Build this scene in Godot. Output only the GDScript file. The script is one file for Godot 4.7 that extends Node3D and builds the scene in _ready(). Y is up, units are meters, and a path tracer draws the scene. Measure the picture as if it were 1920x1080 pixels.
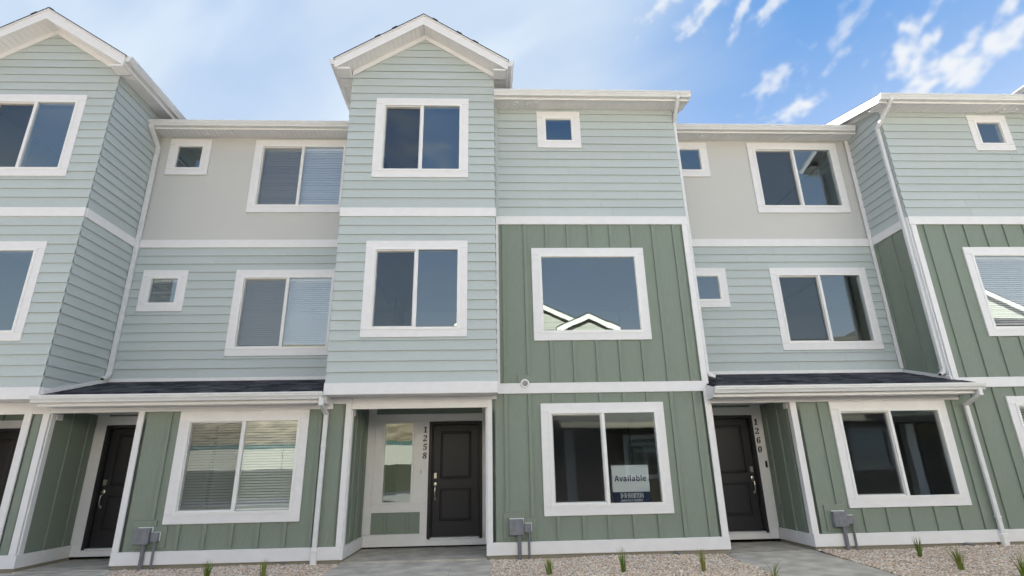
extends Node3D

const ZT := 0.386      # projecting gabled towers
const ZC := -1.14      # recessed middle walls
const ZD := -1.46      # back wall of the entry of number 1258
const ZE := -1.19      # back wall of the other entries
const GY := -0.43      # ground
const EXP := 6.0
const E := 0.1855      # siding exposure

var M := {}
var TX := {}
var mesh_cache := {}
var counts := {}
var rng := RandomNumberGenerator.new()

# ------------------------------------------------------------------ helpers
func uname(parent: Node, called: String) -> String:
	var k := str(parent.get_instance_id()) + called
	var n: int = counts.get(k, 0)
	counts[k] = n + 1
	return called if n == 0 else "%s_%03d" % [called, n]

func tag(o: Node, label := "", category := "", group := "", kind := "") -> void:
	if label != "": o.set_meta("label", label)
	if category != "": o.set_meta("category", category)
	if group != "": o.set_meta("group", group)
	if kind != "": o.set_meta("kind", kind)

func thing(called: String, at: Vector3, label: String, category: String, group := "") -> Node3D:
	var o := Node3D.new()
	o.name = uname(self, called)
	add_child(o, true)
	o.position = at
	tag(o, label, category, group)
	return o

func group_node(parent: Node, called: String, at := Vector3.ZERO) -> Node3D:
	var o := Node3D.new()
	o.name = uname(parent, called)
	parent.add_child(o, true)
	o.global_transform = Transform3D(Basis(), at)
	return o

func mi(parent: Node, called: String, mesh: Mesh, mat: Material, xf := Transform3D()) -> MeshInstance3D:
	var o := MeshInstance3D.new()
	o.name = uname(parent, called)
	o.mesh = mesh
	o.material_override = mat
	parent.add_child(o, true)
	o.global_transform = xf
	return o

func quad(st: SurfaceTool, a: Vector3, b: Vector3, c: Vector3, d: Vector3, n: Vector3) -> void:
	tri(st, a, b, c, n)
	tri(st, a, c, d, n)

func tri(st: SurfaceTool, a: Vector3, b: Vector3, c: Vector3, n: Vector3) -> void:
	var g := (b - a).cross(c - a)
	if g.length_squared() < 1e-14: return
	st.set_normal(n); st.add_vertex(a)
	if g.dot(n) > 0.0:
		st.set_normal(n); st.add_vertex(c)
		st.set_normal(n); st.add_vertex(b)
	else:
		st.set_normal(n); st.add_vertex(b)
		st.set_normal(n); st.add_vertex(c)

func newst() -> SurfaceTool:
	var st := SurfaceTool.new()
	st.begin(Mesh.PRIMITIVE_TRIANGLES)
	return st

# a box with chamfered edges, centred on its origin
func bevbox(w: float, h: float, d: float, b := 0.004) -> ArrayMesh:
	b = minf(b, minf(w, minf(h, d)) * 0.3)
	var key := "b%.3f_%.3f_%.3f_%.4f" % [w, h, d, b]
	if mesh_cache.has(key): return mesh_cache[key]
	var st := newst()
	var H := Vector3(w, h, d) * 0.5
	var I := H - Vector3(b, b, b)
	for ax in 3:
		var u := (ax + 1) % 3
		var v := (ax + 2) % 3
		for s in [-1.0, 1.0]:
			var p: Array[Vector3] = []
			for q in [[-1, -1], [1, -1], [1, 1], [-1, 1]]:
				var x := Vector3()
				x[ax] = s * H[ax]; x[u] = q[0] * I[u]; x[v] = q[1] * I[v]
				p.append(x)
			var n := Vector3(); n[ax] = s
			quad(st, p[0], p[1], p[2], p[3], n)
		for s1 in [-1.0, 1.0]:
			for s2 in [-1.0, 1.0]:
				var p2: Array[Vector3] = []
				for q in [[-1.0, 0], [1.0, 0], [1.0, 1], [-1.0, 1]]:
					var x := Vector3()
					x[ax] = q[0] * I[ax]
					x[u] = s1 * (H[u] if q[1] == 0 else I[u])
					x[v] = s2 * (I[v] if q[1] == 0 else H[v])
					p2.append(x)
				var n2 := Vector3(); n2[u] = s1; n2[v] = s2
				quad(st, p2[0], p2[1], p2[2], p2[3], n2.normalized())
	for sx in [-1.0, 1.0]:
		for sy in [-1.0, 1.0]:
			for sz in [-1.0, 1.0]:
				tri(st, Vector3(sx * H.x, sy * I.y, sz * I.z), Vector3(sx * I.x, sy * H.y, sz * I.z), Vector3(sx * I.x, sy * I.y, sz * H.z), Vector3(sx, sy, sz).normalized())
	var m := st.commit()
	mesh_cache[key] = m
	return m

func box(parent: Node, called: String, mat: Material, x0: float, x1: float, y0: float, y1: float, z0: float, z1: float, b := 0.004) -> MeshInstance3D:
	return mi(parent, called, bevbox(absf(x1 - x0), absf(y1 - y0), absf(z1 - z0), b), mat, Transform3D(Basis(), Vector3((x0 + x1) * 0.5, (y0 + y1) * 0.5, (z0 + z1) * 0.5)))

# the same in the frame of a wall
func lbox(parent: Node, called: String, mat: Material, xf: Transform3D, x0: float, x1: float, y0: float, y1: float, z0: float, z1: float, b := 0.004) -> MeshInstance3D:
	return mi(parent, called, bevbox(absf(x1 - x0), absf(y1 - y0), absf(z1 - z0), b), mat, xf * Transform3D(Basis(), Vector3((x0 + x1) * 0.5, (y0 + y1) * 0.5, (z0 + z1) * 0.5)))

# polygon in x,y extruded from z0 to z1
func prism(pts: PackedVector2Array, z0: float, z1: float) -> ArrayMesh:
	var st := newst()
	var ix := Geometry2D.triangulate_polygon(pts)
	for k in range(0, ix.size(), 3):
		var a := pts[ix[k]]; var b := pts[ix[k + 1]]; var c := pts[ix[k + 2]]
		tri(st, Vector3(a.x, a.y, z1), Vector3(b.x, b.y, z1), Vector3(c.x, c.y, z1), Vector3(0, 0, 1))
		tri(st, Vector3(a.x, a.y, z0), Vector3(b.x, b.y, z0), Vector3(c.x, c.y, z0), Vector3(0, 0, -1))
	var area := 0.0
	for k in pts.size():
		area += pts[k].cross(pts[(k + 1) % pts.size()])
	for k in pts.size():
		var a := pts[k]; var b := pts[(k + 1) % pts.size()]
		var t := (b - a)
		var n := Vector3(t.y, -t.x, 0).normalized() * signf(area)
		quad(st, Vector3(a.x, a.y, z0), Vector3(b.x, b.y, z0), Vector3(b.x, b.y, z1), Vector3(a.x, a.y, z1), n)
	return st.commit()

func front(z: float) -> Transform3D: return Transform3D(Basis(), Vector3(0, 0, z))
func faces_right(x: float) -> Transform3D: return Transform3D(Basis(Vector3.UP, PI / 2), Vector3(x, 0, 0))   # local x is -z
func faces_left(x: float) -> Transform3D: return Transform3D(Basis(Vector3.UP, -PI / 2), Vector3(x, 0, 0))   # local x is +z

# a profile given as (z, y), extruded along x
func prism_x(parent: Node, called: String, mat: Material, pts: PackedVector2Array, x0: float, x1: float) -> MeshInstance3D:
	return mi(parent, called, prism(pts, -x1, -x0), mat, faces_left(0.0))

# a flat wall with rectangular openings; its face lies at local z = 0, its body behind
func wall(parent: Node, called: String, mat: Material, xf: Transform3D, a0: float, a1: float, y0: float, y1: float, holes := [], thick := 0.14) -> MeshInstance3D:
	var xs := [a0, a1]; var ys := [y0, y1]
	for h in holes:
		for q in [h[0], h[1]]:
			if q > a0 and q < a1 and not xs.has(q): xs.append(q)
		for q in [h[2], h[3]]:
			if q > y0 and q < y1 and not ys.has(q): ys.append(q)
	xs.sort(); ys.sort()
	var nx := xs.size() - 1; var ny := ys.size() - 1
	var solid := func(i: int, j: int) -> bool:
		if i < 0 or j < 0 or i >= nx or j >= ny: return false
		var cx: float = (xs[i] + xs[i + 1]) * 0.5
		var cy: float = (ys[j] + ys[j + 1]) * 0.5
		for h in holes:
			if cx > h[0] and cx < h[1] and cy > h[2] and cy < h[3]: return false
		return true
	var st := newst()
	for i in nx:
		for j in ny:
			if not solid.call(i, j): continue
			var p := func(x: float, y: float, z: float) -> Vector3: return Vector3(x, y, z)
			var x0: float = xs[i]; var x1: float = xs[i + 1]; var b0: float = ys[j]; var b1: float = ys[j + 1]
			quad(st, Vector3(x0, b0, 0), Vector3(x1, b0, 0), Vector3(x1, b1, 0), Vector3(x0, b1, 0), Vector3(0, 0, 1))
			quad(st, Vector3(x0, b0, -thick), Vector3(x1, b0, -thick), Vector3(x1, b1, -thick), Vector3(x0, b1, -thick), Vector3(0, 0, -1))
			if not solid.call(i - 1, j): quad(st, Vector3(x0, b0, 0), Vector3(x0, b1, 0), Vector3(x0, b1, -thick), Vector3(x0, b0, -thick), Vector3(-1, 0, 0))
			if not solid.call(i + 1, j): quad(st, Vector3(x1, b0, 0), Vector3(x1, b1, 0), Vector3(x1, b1, -thick), Vector3(x1, b0, -thick), Vector3(1, 0, 0))
			if not solid.call(i, j - 1): quad(st, Vector3(x0, b0, 0), Vector3(x1, b0, 0), Vector3(x1, b0, -thick), Vector3(x0, b0, -thick), Vector3(0, -1, 0))
			if not solid.call(i, j + 1): quad(st, Vector3(x0, b1, 0), Vector3(x1, b1, 0), Vector3(x1, b1, -thick), Vector3(x0, b1, -thick), Vector3(0, 1, 0))
	return mi(parent, called, st.commit(), mat, xf)

# one lap siding board: thick at its butt, thin at the top; ends may differ between butt and top
func board_mesh(l0: float, r0: float, l1: float, r1: float, h: float) -> ArrayMesh:
	var key := "s%.3f_%.3f_%.3f_%.3f_%.3f" % [l0, r0, l1, r1, h]
	if mesh_cache.has(key): return mesh_cache[key]
	var st := newst()
	var f0 := 0.0255; var f1 := 0.0045; var c := 0.0015; var k := 0.001; var kb := 0.0158
	var A := [Vector3(l0, 0, kb), Vector3(l0, 0, f0 - c), Vector3(l0, c, f0), Vector3(l1, h, f1), Vector3(l1, h, k)]
	var B := [Vector3(r0, 0, kb), Vector3(r0, 0, f0 - c), Vector3(r0, c, f0), Vector3(r1, h, f1), Vector3(r1, h, k)]
	var N := [Vector3(0, -1, 0), Vector3(0, -0.7, 0.7), Vector3(0, (f0 - f1) / h, 1).normalized(), Vector3(0, 1, 0), Vector3(0, 0, -1)]
	for q in 5:
		quad(st, A[q], B[q], B[(q + 1) % 5], A[(q + 1) % 5], N[q])
	for s in [[A, -1.0], [B, 1.0]]:
		var P: Array = s[0]
		for q in [1, 2, 3]:
			tri(st, P[0], P[q], P[q + 1], Vector3(s[1], 0, 0))
	var m := st.commit()
	mesh_cache[key] = m
	return m

func add_board(w: Node3D, xf: Transform3D, mats: Array, a: float, b: float, yb: float, yt: float) -> void:
	if b - a < 0.02 or yt - yb < 0.01: return
	var mid := (a + b) * 0.5
	var L := (b - a) * 0.5
	var j := Basis(Vector3(1, 0, 0), rng.randf_range(-0.006, 0.004)).rotated(Vector3(0, 0, 1), rng.randf_range(-0.0006, 0.0006))
	mi(w, "siding_board", board_mesh(-L, L, -L, L, yt - yb), mats[rng.randi() % mats.size()], xf * Transform3D(j, Vector3(mid, yb, 0)))

# rows of boards between a0 and a1 from the listed butt heights; openings are [a0, a1, y0, y1]
func siding(w: Node3D, xf: Transform3D, mats: Array, a0: float, a1: float, levels: Array, top: float, holes := []) -> void:
	for r in levels.size():
		var yb: float = levels[r]
		var nxt: float = levels[r + 1] if r + 1 < levels.size() else top
		var yt := nxt + (0.02 if r + 1 < levels.size() else 0.0)
		var cuts := []
		for h in holes:
			if h[3] > yb + 0.004 and h[2] < nxt - 0.004: cuts.append(h)
		cuts.sort_custom(func(p, q): return p[0] < q[0])
		var at := a0
		var spans := []
		for h in cuts:
			spans.append([at, h[0], yb, yt])
			if h[2] > yb: spans.append([h[0], h[1], yb, minf(h[2], yt)])
			if h[3] < yt and h[3] < nxt - 0.02: spans.append([h[0], h[1], h[3], yt])
			at = h[1]
		spans.append([at, a1, yb, yt])
		for s in spans:
			var s0: float = s[0]; var s1: float = s[1]
			while s1 - s0 > 3.66:
				var cut := s0 + rng.randf_range(0.8, 3.5)
				if s1 - cut < 0.4: cut = s1 - 0.6
				add_board(w, xf, mats, s0, cut - 0.0015, s[2], s[3])
				s0 = cut + 0.0015
			add_board(w, xf, mats, s0, s1, s[2], s[3])

func battens(w: Node3D, xf: Transform3D, mat: Material, xs: Array, y0: float, y1: float, holes := []) -> void:
	for x in xs:
		var spans := [[y0, y1]]
		for h in holes:
			if x > h[0] - 0.02 and x < h[1] + 0.02:
				var out := []
				for s in spans:
					if h[2] > s[0] + 0.02: out.append([s[0], minf(h[2], s[1])])
					if h[3] < s[1] - 0.02: out.append([maxf(h[3], s[0]), s[1]])
					if h[3] <= s[0] or h[2] >= s[1]: pass
				spans = out
		for s in spans:
			if s[1] - s[0] > 0.03:
				lbox(w, "batten", mat, xf, x - 0.031, x + 0.031, s[0], s[1], 0.0005, 0.029, 0.003)

func series(a: float, step: float, n: int) -> Array:
	var o := []
	for k in n: o.append(a + step * k)
	return o

# rounded rectangular pipe swept along a path
func sweep(path: Array, w: float, d: float, ref: Vector3, round_pipe := false) -> ArrayMesh:
	var prof := []
	if round_pipe:
		for k in 12: prof.append(Vector2(cos(TAU * k / 12.0) * w * 0.5, sin(TAU * k / 12.0) * w * 0.5))
	else:
		var c := 0.008
		for q in [[1, 1], [-1, 1], [-1, -1], [1, -1]]:
			var X: float = q[0] * w * 0.5; var Y: float = q[1] * d * 0.5
			var p1 := Vector2(X - q[0] * c, Y); var p2 := Vector2(X, Y - q[1] * c)
			if q[0] * q[1] > 0: prof.append(p2); prof.append(p1)
			else: prof.append(p1); prof.append(p2)
	var rings := []
	for k in path.size():
		var t0: Vector3 = (path[k] - path[k - 1]).normalized() if k > 0 else (path[1] - path[0]).normalized()
		var t1: Vector3 = (path[k + 1] - path[k]).normalized() if k + 1 < path.size() else t0
		var t := (t0 + t1).normalized()
		var s := (ref - t * ref.dot(t)).normalized()
		var u := t.cross(s)
		var stretch := 1.0 / maxf(0.5, t.dot(t0))
		var ring := []
		for p in prof: ring.append(path[k] + s * p.x + u * p.y * stretch)
		rings.append(ring)
	var st := newst()
	var n := prof.size()
	for k in rings.size() - 1:
		for i in n:
			var a: Vector3 = rings[k][i]; var b: Vector3 = rings[k][(i + 1) % n]
			var c2: Vector3 = rings[k + 1][(i + 1) % n]; var d2: Vector3 = rings[k + 1][i]
			var nn := (b - a).cross(d2 - a).normalized()
			var cen: Vector3 = (path[k] + path[k + 1]) * 0.5
			if nn.dot((a + c2) * 0.5 - cen) < 0: nn = -nn
			quad(st, a, b, c2, d2, nn)
	for e in [0, rings.size() - 1]:
		var nn: Vector3 = (path[0] - path[1]).normalized() if e == 0 else (path[-1] - path[-2]).normalized()
		for i in range(1, n - 1): tri(st, rings[e][0], rings[e][i], rings[e][i + 1], nn)
	return st.commit()

func ring_mesh(ro: float, ri: float, h: float, n := 28) -> ArrayMesh:
	var st := newst()
	var pr := [Vector2(ri, 0), Vector2(ri, h * 0.8), Vector2(ri + (ro - ri) * 0.35, h), Vector2(ro - (ro - ri) * 0.2, h * 0.85), Vector2(ro, h * 0.3), Vector2(ro, 0)]
	for k in n:
		var a0 := TAU * k / n; var a1 := TAU * (k + 1) / n
		for q in pr.size() - 1:
			var p := [pr[q], pr[q + 1]]
			var f := func(v: Vector2, a: float) -> Vector3: return Vector3(cos(a) * v.x, sin(a) * v.x, v.y)
			var A: Vector3 = f.call(p[0], a0); var B: Vector3 = f.call(p[1], a0); var C: Vector3 = f.call(p[1], a1); var D: Vector3 = f.call(p[0], a1)
			var t2: Vector2 = p[1] - p[0]
			var nn2 := Vector2(-t2.y, t2.x) .normalized()
			var am := (a0 + a1) * 0.5
			quad(st, A, B, C, D, Vector3(cos(am) * nn2.x, sin(am) * nn2.x, nn2.y))
	return st.commit()

func disc_mesh(r: float, n := 24) -> ArrayMesh:
	var st := newst()
	for k in n:
		tri(st, Vector3.ZERO, Vector3(cos(TAU * k / n) * r, sin(TAU * k / n) * r, 0), Vector3(cos(TAU * (k + 1) / n) * r, sin(TAU * (k + 1) / n) * r, 0), Vector3(0, 0, 1))
	return st.commit()

# ------------------------------------------------------------------ materials
func noise_tex(key: String, freq: float, octaves: int, lo: float, hi: float, seed_: int, size := 512, type := FastNoiseLite.TYPE_SIMPLEX_SMOOTH) -> ImageTexture:
	if TX.has(key): return TX[key]
	var fn := FastNoiseLite.new()
	fn.seed = seed_; fn.noise_type = type; fn.frequency = freq
	fn.fractal_type = FastNoiseLite.FRACTAL_FBM; fn.fractal_octaves = octaves
	var im := fn.get_seamless_image(size, size)
	im.convert(Image.FORMAT_L8)
	var d := im.get_data()
	var out := PackedByteArray(); out.resize(d.size())
	for k in d.size(): out[k] = int(lerpf(lo, hi, d[k] / 255.0) * 255.0)
	var im2 := Image.create_from_data(size, size, false, Image.FORMAT_L8, out)
	im2.convert(Image.FORMAT_RGB8)
	TX[key] = ImageTexture.create_from_image(im2)
	return TX[key]

func lin(r: float, g: float, b: float, a := 1.0) -> Color:
	var c := Color(r, g, b).linear_to_srgb()
	c.a = a
	return c

func mat(called: String, c: Color, rough: float, tex: Texture2D = null, sc := Vector3.ONE, bump: Texture2D = null, bump_cm := 0.0, spec := 0.4) -> StandardMaterial3D:
	var m := StandardMaterial3D.new()
	m.resource_name = called
	m.albedo_color = c
	m.roughness = rough
	m.metallic_specular = spec
	m.uv1_triplanar = true
	m.uv1_world_triplanar = true
	m.uv1_scale = sc
	if tex: m.albedo_texture = tex
	if bump:
		m.heightmap_enabled = true
		m.heightmap_texture = bump
		m.heightmap_scale = bump_cm
	return m

func make_materials() -> void:
	var grain := noise_tex("grain", 0.02, 5, 0.955, 1.0, 11)
	var grainb := noise_tex("grainb", 0.03, 5, 0.0, 1.0, 12)
	var blotch := noise_tex("blotch", 0.008, 5, 0.86, 1.0, 13)
	var fine := noise_tex("fine", 0.12, 4, 0.0, 1.0, 14)
	var sand := noise_tex("sand", 0.15, 4, 0.82, 1.0, 15)
	var wood := Vector3(0.45, 4.5, 0.45)
	M.sage = []
	for k in [1.0, 0.975, 1.02, 0.99]:
		M.sage.append(mat("sage_siding", lin(0.502 * k, 0.553 * k, 0.545 * k), 0.62, grain, wood, grainb, 0.12))
	M.green = mat("green_panel", lin(0.23, 0.272, 0.222), 0.6, grain, Vector3(2.2, 0.35, 2.2), grainb, 0.1)
	M.green2 = mat("green_batten", lin(0.227, 0.269, 0.22), 0.6, grain, Vector3(3.0, 0.4, 3.0), grainb, 0.08)
	M.white = mat("white_trim", lin(0.80, 0.785, 0.79), 0.5, noise_tex("trimv", 0.012, 4, 0.975, 1.0, 21), Vector3(0.6, 0.9, 0.6), grainb, 0.06)
	M.vinyl = mat("white_vinyl", lin(0.82, 0.81, 0.80), 0.35, noise_tex("trimv", 0.012, 4, 0.975, 1.0, 21), Vector3(0.5, 0.5, 0.5))
	M.gutter = mat("white_aluminium", lin(0.745, 0.745, 0.75), 0.32, noise_tex("gutv", 0.01, 5, 0.955, 1.0, 22), Vector3(0.7, 1.5, 0.7))
	M.soffit = mat("soffit_panel", lin(0.80, 0.785, 0.79), 0.55, noise_tex("trimv", 0.012, 4, 0.975, 1.0, 21), Vector3(0.8, 0.8, 0.8))
	M.stucco = mat("stucco", lin(0.73, 0.725, 0.70), 0.9, sand, Vector3(1.6, 1.6, 1.6), fine, 0.35, 0.2)
	M.door = mat("door_paint", lin(0.025, 0.0235, 0.0275), 0.42, grain, Vector3(5, 0.8, 5), grainb, 0.03)
	M.nickel = mat("satin_nickel", lin(0.62, 0.58, 0.52), 0.28); M.nickel.metallic = 1.0
	M.number = mat("black_number", lin(0.012, 0.012, 0.013), 0.4)
	M.box = mat("grey_metal_box", lin(0.23, 0.235, 0.26), 0.45, blotch, Vector3(1.5, 1.5, 1.5))
	M.conduit = mat("grey_conduit", lin(0.20, 0.205, 0.225), 0.5, blotch, Vector3(1.5, 1.5, 1.5))
	M.foundation = mat("foundation", lin(0.36, 0.33, 0.26), 0.95, sand, Vector3(1.2, 1.2, 1.2), fine, 0.3, 0.2)
	M.concrete = []
	for k in [1.0, 0.95, 1.04]:
		M.concrete.append(mat("concrete", lin(0.65 * k, 0.59 * k, 0.505 * k), 0.9, noise_tex("conc", 0.009, 6, 0.78, 1.0, 31), Vector3(0.45, 0.45, 0.45), fine, 0.12, 0.25))
	M.shingle = []
	for c in [[0.085, 0.084, 0.096], [0.125, 0.124, 0.138], [0.05, 0.05, 0.06], [0.10, 0.101, 0.116], [0.165, 0.163, 0.178]]:
		M.shingle.append(mat("asphalt_shingle", lin(c[0], c[1], c[2]), 0.95, noise_tex("shing", 0.25, 3, 0.55, 1.0, 41), Vector3(2, 2, 2), fine, 0.3, 0.2))
	M.dark = mat("opening_shade", lin(0.01, 0.01, 0.01), 0.9)  # near-black colour standing in for the shade inside downspout ends
	M.interior = mat("interior_paint", lin(0.72, 0.71, 0.69), 0.9)
	M.carpet = mat("carpet", lin(0.25, 0.23, 0.20), 1.0)
	M.blind = mat("blind_slat", lin(0.80, 0.80, 0.79), 0.5)
	M.soil = mat("soil", lin(0.45, 0.425, 0.385), 1.0, noise_tex("soilv", 0.03, 5, 0.55, 1.0, 51), Vector3(0.8, 0.8, 0.8), fine, 1.0, 0.1)
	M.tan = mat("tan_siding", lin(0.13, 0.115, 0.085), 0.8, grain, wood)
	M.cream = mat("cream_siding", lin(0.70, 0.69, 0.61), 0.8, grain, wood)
	M.gable = mat("gable_siding", lin(0.42, 0.41, 0.34), 0.8, grain, wood)
	M.roof2 = mat("brown_roof", lin(0.075, 0.07, 0.06), 0.95, sand, Vector3(1, 1, 1))
	M.hill = mat("dry_hill", lin(0.33, 0.27, 0.175), 1.0, noise_tex("hillv", 0.02, 6, 0.45, 1.0, 61), Vector3(0.05, 0.05, 0.05), null, 0, 0.1)
	M.bank = mat("shade_toned_bank", lin(0.05, 0.055, 0.03), 1.0, noise_tex("hillv", 0.02, 6, 0.45, 1.0, 61), Vector3(0.6, 0.6, 0.6))  # dark tone stands in for shaded ground mirrored in the sidelight
	M.asphalt = mat("asphalt", lin(0.07, 0.07, 0.07), 0.95, sand, Vector3(0.8, 0.8, 0.8))
	M.retain = mat("retaining_wall", lin(0.34, 0.32, 0.26), 0.95, sand, Vector3(0.5, 0.5, 0.5))
	M.teal = mat("teal_fence", lin(0.045, 0.085, 0.07), 0.8, sand, Vector3(1, 1, 1))
	# low-emissivity glazing: a thin metal film that mirrors part of the light and lets the rest through
	var wimg := Image.create(4, 4, false, Image.FORMAT_RGBA8)
	wimg.fill(Color(1, 1, 1, 1))
	var g := StandardMaterial3D.new()
	g.resource_name = "coated_glass"
	g.transparency = BaseMaterial3D.TRANSPARENCY_ALPHA
	g.albedo_color = Color(0.74, 0.80, 0.82, 0.34)
	g.albedo_texture = ImageTexture.create_from_image(wimg)
	g.metallic = 1.0
	g.roughness = 0.0
	g.uv1_triplanar = true
	g.uv1_world_triplanar = true
	g.uv1_scale = Vector3(0.8, 0.8, 0.8)
	g.heightmap_enabled = true
	g.heightmap_texture = noise_tex("panewave", 0.006, 2, 0.0, 1.0, 81, 256)
	g.heightmap_scale = 0.03
	M.glass = g
	var s := StandardMaterial3D.new()
	s.resource_name = "insect_screen"
	s.transparency = BaseMaterial3D.TRANSPARENCY_ALPHA
	s.albedo_color = Color(0.12, 0.12, 0.13, 0.32)
	s.roughness = 0.9
	M.screen = s
	M.navy = mat("navy_print", lin(0.012, 0.02, 0.065), 0.4)
	M.signwhite = mat("white_sign", lin(0.72, 0.78, 0.76), 0.4)
	M.grass = []
	for c in [[0.17, 0.235, 0.035], [0.14, 0.215, 0.032], [0.22, 0.25, 0.05]]:
		var gm := mat("grass_blade", lin(c[0], c[1], c[2]), 0.6)
		gm.vertex_color_use_as_albedo = true
		gm.cull_mode = BaseMaterial3D.CULL_DISABLED
		gm.backlight_enabled = true
		gm.backlight = Color(0.25, 0.3, 0.1)
		M.grass.append(gm)
	var pm := mat("pebble", Color(1, 1, 1), 0.85, noise_tex("pebv", 0.05, 4, 0.86, 1.0, 71), Vector3(4, 4, 4), null, 0, 0.3)
	pm.vertex_color_use_as_albedo = true
	M.pebble = pm

# ------------------------------------------------------------------ sky
func make_sky() -> ImageTexture:
	var W := 2048; var H := 1024
	var n1 := FastNoiseLite.new(); n1.seed = 3; n1.frequency = 1.0; n1.fractal_octaves = 5; n1.fractal_type = FastNoiseLite.FRACTAL_FBM; n1.noise_type = FastNoiseLite.TYPE_SIMPLEX_SMOOTH
	var n2 := FastNoiseLite.new(); n2.seed = 8; n2.frequency = 1.0; n2.fractal_octaves = 4; n2.fractal_type = FastNoiseLite.FRACTAL_FBM; n2.noise_type = FastNoiseLite.TYPE_SIMPLEX_SMOOTH
	var sun := sun_towards()
	var sheet := Vector3(sin(deg_to_rad(-40.0)) * cos(deg_to_rad(42.0)), sin(deg_to_rad(42.0)), -cos(deg_to_rad(-40.0)) * cos(deg_to_rad(42.0)))
	var cl := []
	# cloud patches: azimuth from -Z towards +X, elevation, half sizes in degrees, tilt, density
	for c in CLOUDS:
		var az := deg_to_rad(c[0]); var el := deg_to_rad(c[1])
		var d := Vector3(sin(az) * cos(el), sin(el), -cos(az) * cos(el))
		var right := Vector3(cos(az), 0, sin(az))
		var up := right.cross(d) * 1.0
		var t := deg_to_rad(c[4])
		cl.append([d, (right * cos(t) + up * sin(t)) / deg_to_rad(c[2]), (up * cos(t) - right * sin(t)) / deg_to_rad(c[3]), c[5], cos(deg_to_rad(maxf(c[2], c[3]) * 1.9))])
	var data := PackedFloat32Array(); data.resize(W * H * 3)
	var top := Vector3(1.3, 1.4, 1.52)
	var mid := Vector3(0.135, 0.36, 0.79)
	var hor := Vector3(1.15, 1.25, 1.34)
	var veilc := Vector3(0.64, 0.765, 0.92)
	var cloudc := Vector3(0.90, 0.93, 0.97)
	for y in H:
		var el := (0.5 - (y + 0.5) / H) * PI
		if el < -0.03:
			for x in W:
				var k := (y * W + x) * 3
				data[k] = 0.30 / EXP; data[k + 1] = 0.29 / EXP; data[k + 2] = 0.27 / EXP
			continue
		var se := sin(el); var ce := cos(el)
		var e01 := clampf(el / (PI * 0.5), 0.0, 1.0)
		var base := hor.lerp(mid, smoothstep(-0.05, 0.50, e01)).lerp(top, smoothstep(0.47, 0.74, e01))
		for x in W:
			var az := (x + 0.5) / W * TAU
			var d := Vector3(sin(az) * ce, se, -cos(az) * ce)
			var ang := rad_to_deg(acos(clampf(d.dot(sheet), -1, 1)))
			var near := rad_to_deg(acos(clampf(d.dot(sun), -1, 1)))
			var pl := Vector2(d.x, -d.z) / (maxf(se, 0.0) + 0.22)
			var q := Vector2(pl.x * 0.8 - pl.y * 0.6, pl.x * 0.6 + pl.y * 0.8)
			var wisp := n1.get_noise_2d(q.x * 0.9, q.y * 2.6)
			var veil := smoothstep(58.0, 37.0, ang + wisp * 8.0)
			veil = clampf(veil * 0.95 + wisp * 0.16 * veil + 0.02, 0.0, 1.0)
			veil = maxf(veil, 0.28 * smoothstep(0.15, 0.6, wisp))
			var c := base.lerp(veilc, veil * clampf(0.95 + 0.34 * n2.get_noise_2d(q.x * 1.4 + 5.0, q.y * 2.4), 0.45, 1.0))
			c += Vector3(0.10, 0.09, 0.06) * smoothstep(0.05, 0.5, wisp) * veil
			c += Vector3(1.0, 0.97, 0.9) * 0.12 * exp(-pow(near / 7.0, 2.0))
			var dens := 0.0
			for k in cl:
				if d.dot(k[0]) < k[4]: continue
				var u: float = d.dot(k[1]); var v: float = d.dot(k[2])
				var r2 := u * u + v * v
				if r2 > 3.4: continue
				var nn := n2.get_noise_3d(d.x * 27.0, d.y * 27.0, d.z * 27.0) * 1.15 + n1.get_noise_2d(u * 1.3 + k[3] * 40.0, v * 2.2 + k[3] * 17.0) * 0.55
				dens = maxf(dens, k[3] * smoothstep(0.0, 0.8, exp(-r2 * 0.95) + nn * 0.62 - 0.34))
			c = c.lerp(cloudc, clampf(dens, 0.0, 0.96))
			var i := (y * W + x) * 3
			data[i] = c.x / EXP; data[i + 1] = c.y / EXP; data[i + 2] = c.z / EXP
	var im := Image.create_from_data(W, H, false, Image.FORMAT_RGBF, data.to_byte_array())
	return ImageTexture.create_from_image(im)

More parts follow.
